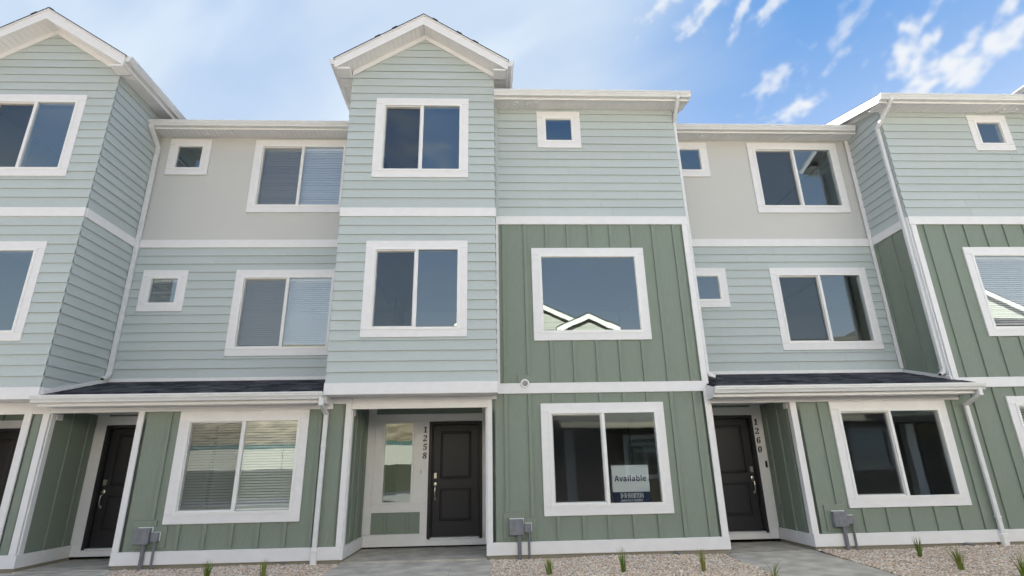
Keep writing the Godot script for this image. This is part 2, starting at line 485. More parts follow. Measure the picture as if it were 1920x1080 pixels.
const CLOUDS := [
	[45.0, 33.0, 3.3, 1.9, 58.0, 1.0], [46.2, 30.6, 3.6, 1.6, 8.0, 1.0], [50.0, 30.6, 4.6, 1.15, 28.0, 0.95], [52.5, 31.6, 2.4, 0.9, 30.0, 0.9],
	[33.5, 34.6, 2.3, 1.3, 28.0, 0.72], [34.2, 31.5, 2.6, 1.1, 16.0, 0.95],
	[27.6, 42.6, 3.2, 1.0, 24.0, 0.85], [24.5, 44.5, 3.5, 1.1, 24.0, 0.8], [31.2, 41.2, 1.9, 0.5, 48.0, 0.8], [34.8, 41.2, 2.3, 0.75, 30.0, 0.8], [30.0, 39.6, 1.3, 0.5, 45.0, 0.6],
	[41.5, 37.3, 2.6, 0.8, 38.0, 0.5], [42.5, 39.5, 2.0, 0.7, 40.0, 0.5], [39.2, 34.6, 1.9, 0.45, 32.0, 0.55], [52.5, 33.2, 2.6, 0.7, 42.0, 0.85], [49.8, 32.4, 1.0, 0.4, 35.0, 0.6],
	[64.0, 36.0, 7.0, 1.8, 30.0, 0.8], [84.0, 30.0, 8.0, 2.0, 20.0, 0.8], [130.0, 35.0, 9.0, 2.4, 25.0, 0.7], [172.0, 50.0, 9.0, 2.8, 25.0, 0.6], [-172.0, 32.5, 5.5, 1.7, 20.0, 0.5], [-168.0, 36.5, 4.0, 1.2, 30.0, 0.35], [-176.0, 24.0, 8.0, 2.0, 12.0, 0.3], [168.0, 23.0, 11.0, 2.6, 14.0, 0.35], [152.0, 31.0, 8.0, 2.4, 25.0, 0.45], [-148.0, 33.0, 9.0, 2.6, 20.0, 0.5], [-140.0, 22.0, 9.0, 2.0, 15.0, 0.4], [165.0, 62.0, 9.0, 3.0, 35.0, 0.5]]

func sun_towards() -> Vector3:
	var az := deg_to_rad(-11.0); var el := deg_to_rad(31.5)
	return Vector3(sin(az) * cos(el), sin(el), -cos(az) * cos(el))

func setup_view() -> void:
	var cam := Camera3D.new()
	cam.name = "camera"
	cam.fov = 56.0667
	cam.keep_aspect = Camera3D.KEEP_HEIGHT
	cam.near = 0.05; cam.far = 1200.0
	cam.position = Vector3(-1.5642, 0.9805, 9.8234)
	cam.rotation = Vector3(0.322986, -0.0466, -0.02025)
	add_child(cam)
	cam.current = true
	var env := Environment.new()
	env.background_mode = Environment.BG_SKY
	var sm := PanoramaSkyMaterial.new()
	sm.panorama = make_sky()
	var sky := Sky.new(); sky.sky_material = sm
	env.sky = sky
	env.tonemap_mode = Environment.TONE_MAPPER_LINEAR
	env.tonemap_exposure = EXP
	env.sdfgi_enabled = true; env.ssao_enabled = true; env.ssil_enabled = true
	var we := WorldEnvironment.new()
	we.name = "world_environment"
	we.environment = env
	add_child(we)
	var sun := DirectionalLight3D.new()
	sun.name = "sun"
	sun.light_energy = 1.6
	sun.light_color = Color(1.0, 0.975, 0.94)
	sun.light_angular_distance = 0.5
	sun.shadow_enabled = true
	add_child(sun)
	sun.look_at_from_position(sun_towards() * 50.0, Vector3.ZERO, Vector3.UP)

# ------------------------------------------------------------------ building pieces
# outer edges of the trim; kind "slider", "fixed"
func win(house: Node3D, z: float, a0: float, a1: float, y0: float, y1: float, kind := "slider", screen := true, tr := 0.148) -> Node3D:
	var w := group_node(house, "window", Vector3((a0 + a1) * 0.5, y0, z))
	var f := z + 0.0005
	var t1 := z + 0.033
	box(w, "head_trim", M.white, a0, a1, y1 - tr, y1, f, t1)
	box(w, "sill_trim", M.white, a0, a1, y0, y0 + tr, f, t1)
	for s in [[a0, a0 + tr], [a1 - tr, a1]]:
		box(w, "side_trim", M.white, s[0], s[1], y0 + tr + 0.001, y1 - tr - 0.001, f, t1 - 0.001)
	var i0 := a0 + tr - 0.012; var i1 := a1 - tr + 0.012; var j0 := y0 + tr - 0.012; var j1 := y1 - tr + 0.012
	var fw := 0.046
	# vinyl frame: front flange over the trim edge, body behind
	var fr := wall(w, "frame", M.vinyl, front(z + 0.041), i0, i1, j0, j1, [[i0 + fw, i1 - fw, j0 + fw, j1 - fw]], 0.105)
	var g0 := i0 + fw; var g1 := i1 - fw; var h0 := j0 + fw; var h1 := j1 - fw
	if kind == "slider":
		var mid := (g0 + g1) * 0.5
		box(w, "mullion", M.vinyl, mid - 0.03, mid + 0.03, h0, h1, z - 0.03, z + 0.034, 0.005)
		# sliding sash on the left sits deeper
		wall(w, "sash", M.vinyl, front(z - 0.018), g0, mid - 0.031, h0, h1, [[g0 + 0.034, mid - 0.052, h0 + 0.034, h1 - 0.034]], 0.03)
		pane(w, g0 + 0.030, mid - 0.048, h0 + 0.030, h1 - 0.030, z - 0.034)
		pane(w, mid + 0.028, g1 + 0.004, h0 - 0.004, h1 + 0.004, z + 0.004)
		if screen:
			wall(w, "screen_frame", M.vinyl, front(z + 0.006), g0, mid - 0.031, h0, h1, [[g0 + 0.02, mid - 0.046, h0 + 0.02, h1 - 0.02]], 0.008)
			mi(w, "insect_screen", flat(mid - 0.046 - g0 - 0.02, h1 - h0 - 0.04), M.screen, Transform3D(Basis(), Vector3((g0 + 0.02 + mid - 0.046) * 0.5, (h0 + h1) * 0.5, z + 0.002)))
	else:
		var b := 0.012
		wall(w, "glazing_bead", M.vinyl, front(z + 0.022), g0, g1, h0, h1, [[g0 + b, g1 - b, h0 + b, h1 - b]], 0.03)
		pane(w, g0 + b - 0.004, g1 - b + 0.004, h0 + b - 0.004, h1 - b + 0.004, z + 0.004)
	return w

func flat(w: float, h: float) -> ArrayMesh:
	var key := "q%.3f_%.3f" % [w, h]
	if not mesh_cache.has(key):
		var st := newst()
		quad(st, Vector3(-w / 2, -h / 2, 0), Vector3(w / 2, -h / 2, 0), Vector3(w / 2, h / 2, 0), Vector3(-w / 2, h / 2, 0), Vector3(0, 0, 1))
		mesh_cache[key] = st.commit()
	return mesh_cache[key]

func pane(w: Node3D, x0: float, x1: float, y0: float, y1: float, z: float) -> void:
	var tilt := Basis(Vector3.UP, rng.randf_range(-0.004, 0.004)) * Basis(Vector3.RIGHT, rng.randf_range(-0.004, 0.004))
	mi(w, "pane", flat(x1 - x0, y1 - y0), M.glass, Transform3D(tilt, Vector3((x0 + x1) * 0.5, (y0 + y1) * 0.5, z)))

func hole(a0: float, a1: float, y0: float, y1: float, tr := 0.148) -> Array:
	return [a0 + tr - 0.02, a1 - tr + 0.02, y0 + tr - 0.02, y1 - tr + 0.02]

func trimhole(a0: float, a1: float, y0: float, y1: float) -> Array:
	return [a0 + 0.004, a1 - 0.004, y0 + 0.004, y1 - 0.004]

func blind(label: String, a0: float, a1: float, y0: float, y1: float, z: float, tilt_deg: float) -> void:
	var t := thing("venetian_blind", Vector3((a0 + a1) * 0.5, y0, z), label, "blind", "blinds behind the windows")
	box(t, "head_rail", M.blind, a0, a1, y1 - 0.06, y1, z - 0.03, z + 0.03)
	var y := y1 - 0.08
	var m := bevbox(a1 - a0 - 0.01, 0.0032, 0.05, 0.001)
	while y > y0 + 0.05:
		var b := Basis(Vector3.RIGHT, deg_to_rad(tilt_deg + rng.randf_range(-3, 3))).rotated(Vector3(0, 0, 1), rng.randf_range(-0.0015, 0.0015))
		mi(t, "slat", m, M.blind, Transform3D(b, Vector3((a0 + a1) * 0.5, y, z)))
		y -= 0.044
	box(t, "bottom_rail", M.blind, a0 + 0.004, a1 - 0.004, y0, y0 + 0.02, z - 0.025, z + 0.025)
	for f in [0.12, 0.5, 0.88]:
		var x := lerpf(a0, a1, f)
		box(t, "ladder_cord", M.blind, x - 0.002, x + 0.002, y0 + 0.02, y1 - 0.06, z + 0.0265, z + 0.0285, 0.0005)

const KG := [[0.0, 0.0], [0.074, 0.0], [0.082, 0.006], [0.088, 0.026], [0.104, 0.052], [0.116, 0.066], [0.116, 0.088], [0.127, 0.094], [0.127, 0.122], [0.114, 0.122], [0.114, 0.116], [0.0, 0.124]]

# gutter along x with its back at z, bottom at y
func gutter_x(house: Node3D, x0: float, x1: float, y: float, z: float) -> void:
	var p := PackedVector2Array()
	for k in KG: p.append(Vector2(z + k[0], y + k[1]))
	prism_x(house, "gutter", M.gutter, p, x0, x1)

# gutter along z from z0 to z1, its back at x, opening to side s
func gutter_z(house: Node3D, x: float, s: float, z0: float, z1: float, y: float) -> void:
	var p := PackedVector2Array()
	for k in KG: p.append(Vector2(x + s * k[0], y + k[1]))
	mi(house, "gutter", prism(p, z0, z1), M.gutter)

# eave along x: soffit planks, fascia, gutter
func eave(house: Node3D, x0: float, x1: float, zw: float, g0: float, g1: float) -> void:
	var so := group_node(house, "soffit", Vector3((x0 + x1) * 0.5, 8.335, zw))
	var n := int(round((x1 - x0) / 0.106))
	var st := (x1 - x0) / n
	for k in n:
		box(so, "soffit_plank", M.soffit, x0 + st * k + 0.0022, x0 + st * (k + 1) - 0.0022, 8.335 + rng.randf_range(0, 0.0015), 8.347, zw + 0.002, zw + 0.331, 0.003)
	box(so, "soffit_backing", M.soffit, x0, x1, 8.3485, 8.356, zw, zw + 0.331)
	box(house, "fascia", M.white, x0, x1, 8.318, 8.478, zw + 0.332, zw + 0.356)
	gutter_x(house, g0, g1, 8.36, zw + 0.357)

func main_roof(house: Node3D, x0: float, x1: float, zw: float) -> void:
	var z0 := zw + 0.375
	var p := PackedVector2Array([Vector2(z0, 8.482), Vector2(z0, 8.502), Vector2(-6.0, 8.502 + (z0 + 6.0) * 0.28), Vector2(-12.0, 8.502 + (z0 + 6.0) * 0.28 - 6.0 * 0.28), Vector2(-12.0, 8.46 + (z0 + 6.0) * 0.28 - 6.0 * 0.28), Vector2(-6.0, 8.46 + (z0 + 6.0) * 0.28)])
	prism_x(house, "roof", M.shingle[0], p, x0, x1)

func shell(house: Node3D, x0: float, x1: float, zf: float) -> void:
	box(house, "back_wall", M.tan, x0, x1, GY, 8.6, -11.6, -11.45)
	box(house, "room_wall", M.interior, x0, x1, GY, 8.6, -6.1, -6.0)
	for f in [[-0.3, -0.2], [2.3, 2.55], [5.55, 5.7], [8.36, 8.45]]:
		box(house, "floor_slab", M.carpet if f[0] < 8.0 else M.interior, x0, x1, f[0], f[1], -11.4, (ZD - 0.15) if f[0] < 0.0 else zf - 0.15)
	for f in [2.29, 5.54, 8.35]:
		box(house, "ceiling", M.interior, x0, x1, f - 0.012, f, -6.0, zf - 0.16)

func downspout(house: Node3D, path: Array, ref := Vector3(1, 0, 0), w := 0.076, d := 0.056) -> Node3D:
	return mi(house, "downspout", sweep(path, w, d, ref), M.gutter)

func soffit_vent(house: Node3D, x: float, z: float) -> void:
	var g := group_node(house, "soffit_vent", Vector3(x, 8.335, z))
	var down := Basis(Vector3.RIGHT, PI / 2)
	mi(g, "ring", ring_mesh(0.062, 0.036, 0.016), M.vinyl, Transform3D(down, Vector3(x, 8.334, z)))
	mi(g, "grille", disc_mesh(0.038), M.stucco, Transform3D(down, Vector3(x, 8.3325, z)))
	for k in 3:
		box(g, "louvre", M.soffit, x - 0.033, x + 0.033, 8.324, 8.330, z - 0.022 + 0.02 * k, z - 0.012 + 0.02 * k, 0.001)

# a projecting gabled tower from xl to xr
func tower(house: Node3D, xl: float, xr: float, side_l := true, side_r := true) -> void:
	var xc := (xl + xr) * 0.5
	var hw := (xr - xl) * 0.5
	var wl := xl + 0.519; var wr := xr - 0.512
	var h3 := hole(wl, wr, 6.432, 8.275); var h2 := hole(wl, wr, 3.23, 5.081)
	var t3 := trimhole(wl, wr, 6.432, 8.275); var t2 := trimhole(wl, wr, 3.23, 5.081)
	var fw := wall(house, "tower_wall", M.sage[0], front(ZT), xl, xr, 2.25, 8.93, [h2, h3])
	var lv2 := series(2.435, E, 17)
	var lv3 := [5.772]; lv3.append_array(series(5.986, E, 16))
	siding(fw, front(ZT), M.sage, xl - 0.012, xr + 0.012, lv2, 5.589, [t2])
	siding(fw, front(ZT), M.sage, xl - 0.012, xr + 0.012, lv3, 8.954, [t3])
	# gable
	var ga := prism(PackedVector2Array([Vector2(-hw, 8.93), Vector2(hw, 8.93), Vector2(0, 8.93 + hw * 0.66)]), -0.12, 0.0)
	var gw := mi(house, "gable_wall", ga, M.sage[1], front(ZT).translated(Vector3(xc, 0, 0)))
	var yb := 8.954
	while yb < 9.86:
		var b := hw + 0.01 - maxf(0.0, (yb - 8.93)) / 0.66
		var t := maxf(0.0, hw + 0.01 - (yb + E + 0.02 - 8.93) / 0.66)
		if b > 0.02:
			mi(gw, "siding_board", board_mesh(-b, b, -t, t, minf(E + 0.02, 9.885 - yb)), M.sage[rng.randi() % 4], Transform3D(Basis(), Vector3(xc, yb, ZT)))
		yb += E
	# bands and windows
	box(house, "band_board", M.white, xl - 0.02, xr + 0.02, 5.589, 5.771, ZT + 0.001, ZT + 0.034)
	box(house, "band_board", M.white, xl - 0.022, xr + 0.022, 2.2344, 2.4345, ZT + 0.001, ZT + 0.036)
	win(house, ZT, wl, wr, 6.432, 8.275)
	win(house, ZT, wl, wr, 3.23, 5.081)
	# underside
	box(house, "tower_soffit", M.soffit, xl, xr, 2.238, 2.249, 0.04, ZT - 0.001)
	for k in int((xr - xl) / 0.106):
		box(house, "soffit_plank", M.soffit, xl + 0.106 * k + 0.003, xl + 0.106 * k + 0.103, 2.232, 2.237, 0.04, ZT - 0.004, 0.002)
	# side walls
	for s in [[xl, -1.0, side_l], [xr, 1.0, side_r]]:
		var zb := ZC if s[1] < 0 else (ZC if not (s[2] is bool and s[2] and absf(xr + 1.434) < 0.01) else 0.0)
		var xf := faces_left(s[0]) if s[1] < 0 else faces_right(s[0])
		var a0 := zb if s[1] < 0 else -ZT + 0.0
		var a1 := ZT if s[1] < 0 else -zb
		if s[1] < 0: a1 = ZT - 0.002
		else: a0 = -ZT + 0.002
		var sw := wall(house, "tower_side_wall", M.sage[2], xf, a0, a1, 2.25, 8.93)
		siding(sw, xf, M.sage, a0, a1, lv2, 5.589)
		siding(sw, xf, M.sage, a0, a1, lv3, 8.954)
		lbox(house, "band_board", M.white, xf, a0, a1, 5.589, 5.771, 0.001, 0.034)
		lbox(house, "band_board", M.white, xf, a0, a1, 2.2344, 2.4345, 0.001, 0.036)
	# rake trim on the wall
	for s in [-1.0, 1.0]:
		var pts := PackedVector2Array([Vector2(0, 9.897), Vector2(0, 9.784), Vector2(s * (hw + 0.005), 9.784 - 0.66 * (hw + 0.005)), Vector2(s * (hw + 0.005), 9.897 - 0.66 * (hw + 0.005))])
		mi(house, "rake_trim", prism(pts, ZT + 0.018, ZT + 0.042), M.white, Transform3D(Basis(), Vector3(xc, 0, 0)))
		# rake fascia with its drip edge
		var ew := 1.752
		pts = PackedVector2Array([Vector2(0, 10.105), Vector2(0, 9.874), Vector2(s * ew, 9.896 - 0.66 * ew), Vector2(s * ew, 10.105 - 0.66 * ew)])
		mi(house, "rake_fascia", prism(pts, 0.722, 0.75), M.white, Transform3D(Basis(), Vector3(xc, 0, 0)))
		pts = PackedVector2Array([Vector2(0, 10.122), Vector2(0, 10.085), Vector2(s * (ew + 0.012), 10.085 - 0.66 * (ew + 0.012)), Vector2(s * (ew + 0.012), 10.122 - 0.66 * (ew + 0.012))])
		mi(house, "drip_edge", prism(pts, 0.751, 0.768), M.gutter, Transform3D(Basis(), Vector3(xc, 0, 0)))
		pts = PackedVector2Array([Vector2(0, 10.140), Vector2(0, 10.124), Vector2(s * (ew + 0.03), 10.124 - 0.66 * (ew + 0.03)), Vector2(s * (ew + 0.03), 10.140 - 0.66 * (ew + 0.03))])
		mi(house, "roof_slope", prism(pts, -6.0, 0.775), M.shingle[2], Transform3D(Basis(), Vector3(xc, 0, 0)))
		# ragged ends of the shingles at the rake
		var rk := 0.08
		while rk < 1.7:
			if rng.randf() < 0.3:
				mi(house, "shingle", bevbox(0.13, 0.006, 0.1, 0.002), M.shingle[rng.randi() % 5], Transform3D(Basis(Vector3(0, 0, 1), -s * atan(0.66)), Vector3(xc + s * rk, 10.145 - 0.66 * rk, 0.735 + rng.randf_range(0, 0.012))))
			rk += 0.17
		# sloping soffit planks
		var so := group_node(house, "rake_soffit", Vector3(xc, 9.9, ZT))
		var n := 19
		for k in n:
			var dx := (k + 0.5) * 1.72 / n
			var pl := bevbox(1.72 / n * sqrt(1 + 0.66 * 0.66) - 0.0045, 0.01, 0.72 - ZT - 0.02, 0.003)
			mi(so, "soffit_plank", pl, M.soffit, Transform3D(Basis(Vector3(0, 0, 1), -s * atan(0.66)), Vector3(xc + s * dx, 9.903 - 0.66 * dx, (0.72 + ZT) * 0.5 + 0.009)))
		pts = PackedVector2Array([Vector2(0, 9.93), Vector2(0, 9.915), Vector2(s * 1.72, 9.915 - 0.66 * 1.72), Vector2(s * 1.72, 9.93 - 0.66 * 1.72)])
		mi(so, "soffit_backing", prism(pts, ZT - 0.1, 0.72), M.soffit, Transform3D(Basis(), Vector3(xc, 0, 0)))
		# level eave
		var xw: float = xc + s * hw; var xo: float = xc + s * 1.752
		box(house, "eave_fascia", M.white, minf(xo, xo - s * 0.024), maxf(xo, xo - s * 0.024), 8.76, 8.945, -2.5, 0.718)
		gutter_z(house, xo + s * 0.002, s, -2.5, 0.735, 8.835)
		var es := group_node(house, "eave_soffit", Vector3((xw + xo) * 0.5, 8.77, 0))
		var z := ZT + 0.002
		while z > -1.9:
			box(es, "soffit_plank", M.soffit, minf(xw, xo - s * 0.026), maxf(xw, xo - s * 0.026), 8.770, 8.780, z - 0.104, z - 0.002, 0.003)
			z -= 0.106
		box(house, "eave_return", M.white, minf(xw, xo - s * 0.03), maxf(xw, xo - s * 0.03), 8.745, 8.79, ZT + 0.045, ZT + 0.33)

# entry door facing the court; x0..x1 is the outside of its frame
func door(house: Node3D, x0: float, x1: float, y0: float, y1: float, z: float, handle_left := true) -> void:
	var d := group_node(house, "door", Vector3((x0 + x1) * 0.5, y0, z))
	var f := 0.062
	for s in [[x0, x0 + f], [x1 - f, x1]]:
		box(d, "jamb", M.door, s[0], s[1], y0, y1, z - 0.1, z + 0.034, 0.006)
	box(d, "head_jamb", M.door, x0 + f + 0.001, x1 - f - 0.001, y1 - f, y1, z - 0.1, z + 0.033, 0.006)
	for s in [[x0 + f, x0 + f + 0.016], [x1 - f - 0.016, x1 - f]]:
		box(d, "door_stop", M.door, s[0], s[1], y0 + 0.02, y1 - f, z - 0.055, z + 0.012)
	box(d, "threshold", M.gutter, x0 + f, x1 - f, y0 - 0.012, y0 + 0.022, z - 0.09, z + 0.045, 0.006)
	var a := x0 + f + 0.002; var b := x1 - f - 0.002; var c := y0 + 0.028; var e := y1 - f - 0.003
	var W := b - a; var H := e - c
	var p1 := [a + 0.155, b - 0.155, c + H * 0.50, e - 0.12]
	var p2 := [a + 0.155, b - 0.155, c + 0.27, c + H * 0.42]
	wall(d, "slab", M.door, front(z - 0.056), a, b, c, e, [p1, p2], 0.042)
	for p in [p1, p2]:
		# moulding slopes back, then the field rises again
		var st := newst()
		var rect := func(ins: float, zz: float) -> Array:
			return [Vector3(p[0] + ins, p[2] + ins, zz), Vector3(p[1] - ins, p[2] + ins, zz), Vector3(p[1] - ins, p[3] - ins, zz), Vector3(p[0] + ins, p[3] - ins, zz)]
		var zs := [[-0.001, 0.003], [0.008, 0.005], [0.022, -0.014], [0.034, -0.014], [0.052, -0.004]]
		for k in zs.size() - 1:
			var r0: Array = rect.call(zs[k][0], zs[k][1]); var r1: Array = rect.call(zs[k + 1][0], zs[k + 1][1])
			for i in 4:
				var j := (i + 1) % 4
				var nn: Vector3 = (r0[j] - r0[i]).cross(r1[i] - r0[i]).normalized()
				if nn.z < 0: nn = -nn
				quad(st, r0[i], r0[j], r1[j], r1[i], nn)
		var rf: Array = rect.call(0.052, -0.004)
		quad(st, rf[0], rf[1], rf[2], rf[3], Vector3(0, 0, 1))
		mi(d, "door_panel", st.commit(), M.door, front(z - 0.056))
	var hx := a + 0.07 if handle_left else b - 0.07
	var zf := z - 0.056
	box(d, "keypad_lock", M.nickel, hx - 0.032, hx + 0.032, 0.83, 0.945, zf, zf + 0.028, 0.008)
	var grip := sweep([Vector3(hx, 0.665, zf + 0.01), Vector3(hx, 0.66, zf + 0.05), Vector3(hx, 0.6, zf + 0.062), Vector3(hx, 0.52, zf + 0.052), Vector3(hx, 0.47, zf + 0.03), Vector3(hx, 0.465, zf + 0.004)], 0.02, 0.02, Vector3(1, 0, 0), true)
	mi(d, "handle_grip", grip, M.nickel)
	var sp := SphereMesh.new(); sp.radius = 0.034; sp.height = 0.075; sp.radial_segments = 20; sp.rings = 10
	mi(d, "handle_rose", sp, M.nickel, Transform3D(Basis().scaled(Vector3(1, 1.15, 0.35)), Vector3(hx, 0.725, zf + 0.004)))
	mi(d, "handle_foot", sp, M.nickel, Transform3D(Basis().scaled(Vector3(0.62, 0.62, 0.3)), Vector3(hx, 0.46, zf + 0.004)))

func text_mesh(t: String, h: float, depth: float, font_name: String, weight := 400, italic := false) -> TextMesh:
	var f := SystemFont.new()
	f.font_names = PackedStringArray([font_name])
	f.font_weight = weight
	f.font_italic = italic
	var m := TextMesh.new()
	m.text = t
	m.font = f
	m.font_size = 64
	m.pixel_size = h / 64.0
	m.depth = depth
	m.curve_step = 1.0
	return m

func house_number(house: Node3D, digits: String, x: float, ytop: float, ybot: float, z: float) -> void:
	var g := group_node(house, "house_number", Vector3(x, ybot, z))
	var n := digits.length()
	var step := (ytop - ybot - 0.118) / (n - 1)
	for k in n:
		mi(g, "digit", text_mesh(digits[k], 0.162, 0.012, "Droid Serif", 700), M.number, Transform3D(Basis(Vector3(0.95, 0, 0), Vector3(0.10, 1, 0), Vector3(0, 0, 1)), Vector3(x, ytop - 0.059 - step * k, z + 0.008)))

func utility(label: String, x0: float, xf0: float) -> void:
	# x0: left edge of the large box
	var t := thing("utility_box", Vector3(x0, GY, 0.03), label, "utility box", "utility boxes on the green wall")
	box(t, "mounting_plate", M.green2, x0 - 0.095, x0 + 0.28, 0.20, 0.296, 0.001, 0.024, 0.003)
	box(t, "mounting_plate", M.green2, x0 - 0.095, x0 + 0.465, -0.115, 0.199, 0.001, 0.024, 0.003)
	box(t, "back_flange", M.vinyl, x0 + 0.012, x0 + 0.248, -0.04, 0.2, 0.0245, 0.036, 0.003)
	box(t, "large_cover", M.box, x0, x0 + 0.235, -0.054, 0.19, 0.0365, 0.118, 0.008)
	box(t, "back_flange", M.vinyl, x0 + 0.262, x0 + 0.378, -0.008, 0.126, 0.0245, 0.036, 0.003)
	box(t, "small_cover", M.box, x0 + 0.245, x0 + 0.368, -0.018, 0.12, 0.0365, 0.088, 0.006)
	mi(t, "conduit", sweep([Vector3(x0 + 0.165, -0.05, 0.075), Vector3(x0 + 0.165, GY - 0.06, 0.075)], 0.062, 0.062, Vector3(1, 0, 0), true), M.conduit)
	mi(t, "conduit", sweep([Vector3(x0 + 0.325, -0.015, 0.066), Vector3(x0 + 0.325, GY - 0.06, 0.066)], 0.036, 0.036, Vector3(1, 0, 0), true), M.conduit)
	mi(t, "conduit_collar", sweep([Vector3(x0 + 0.165, -0.05, 0.075), Vector3(x0 + 0.165, -0.085, 0.075)], 0.07, 0.07, Vector3(1, 0, 0), true), M.conduit)
	mi(t, "conduit_collar", sweep([Vector3(x0 + 0.325, -0.016, 0.066), Vector3(x0 + 0.325, -0.042, 0.066)], 0.043, 0.043, Vector3(1, 0, 0), true), M.conduit)

# pent roof over a recessed first-floor wall
func pent_roof(house: Node3D, xl: float, xr: float, gl: float, gr: float) -> void:
	var k := (2.735 - 2.305) / (0.36 - ZC)
	var pts := PackedVector2Array([Vector2(ZC, 2.735), Vector2(0.37, 2.302), Vector2(0.37, 2.285), Vector2(ZC, 2.70)])
	var r := prism_x(house, "porch_roof", M.shingle[2], pts, xl, xr)
	# outer wings of the roof that run past the neighbours' walls
	for s in [[gl + 0.03, xl], [xr, gr - 0.03]]:
		if s[1] - s[0] > 0.02:
			prism_x(house, "porch_roof", M.shingle[2], PackedVector2Array([Vector2(0.045, 2.735 - k * (0.045 - ZC)), Vector2(0.37, 2.302), Vector2(0.37, 2.285), Vector2(0.045, 2.268)]) if s[0] > 0 else PackedVector2Array([Vector2(ZT + 0.04, 2.735 - k * (ZT - ZC)), Vector2(ZT + 0.05, 2.29), Vector2(ZT + 0.045, 2.28)]), s[0], s[1])
	var ang := atan(k)
	var z := 0.375
	var row := 0
	while z > ZC + 0.03:
		var x := xl - rng.randf_range(0.0, 0.3)
		while x < xr:
			var w := rng.randf_range(0.16, 0.36)
			var a := maxf(x, xl + 0.002); var b := minf(x + w, xr - 0.002)
			if b - a > 0.02:
				var zc := z - 0.072 + rng.randf_range(-0.004, 0.004)
				var th := 0.006 if rng.randf() < 0.6 else 0.010
				mi(r, "shingle", bevbox(b - a - 0.003, th, 0.165, 0.0015), M.shingle[rng.randi() % 5], Transform3D(Basis(Vector3.RIGHT, ang + 0.03), Vector3((a + b) * 0.5, 2.735 - k * (zc - ZC) + 0.007 + th * 0.5, zc)))
			x += w
		z -= 0.1385
		row += 1
	box(house, "roof_flashing", M.white, xl, xr, 2.742, 2.806, ZC + 0.02, ZC + 0.04, 0.003)
	# eave
	box(house, "porch_fascia", M.white, gl + 0.06, gr - 0.06, 2.112, 2.285, 0.332, 0.358)
	gutter_x(house, gl, gr, 2.168, 0.359)
	box(house, "porch_soffit", M.soffit, xl, xr, 2.121, 2.133, 0.036, 0.331)

func step_flash(house: Node3D, x: float, s: float, z1: float) -> void:
	var k := (2.735 - 2.305) / (0.36 - ZC)
	var p := PackedVector2Array()
	for q in [[ZC, 0.068], [z1, 0.068], [z1, 0.006], [ZC, 0.006]]:
		p.append(Vector2(q[0], 2.742 - k * (q[0] - ZC) + q[1]))
	prism_x(house, "roof_flashing", M.white, p, minf(x, x + s * 0.04), maxf(x, x + s * 0.04))

func corner_board(house: Node3D, x0: float, x1: float, y0: float, y1: float, z: float) -> void:
	box(house, "corner_board", M.white, x0, x1, y0, y1, z + 0.001, z + 0.033)

func base_front(house: Node3D, x0: float, x1: float, z: float) -> void:
	box(house, "base_board", M.white, x0, x1, -0.3603, -0.1656, z + 0.001, z + 0.042, 0.005)
	box(house, "foundation", M.foundation, x0 + 0.02, x1 - 0.02, -0.8, -0.3605, z - 0.12, z + 0.012)

# ------------------------------------------------------------------ houses
const HG := "townhouses in the row"

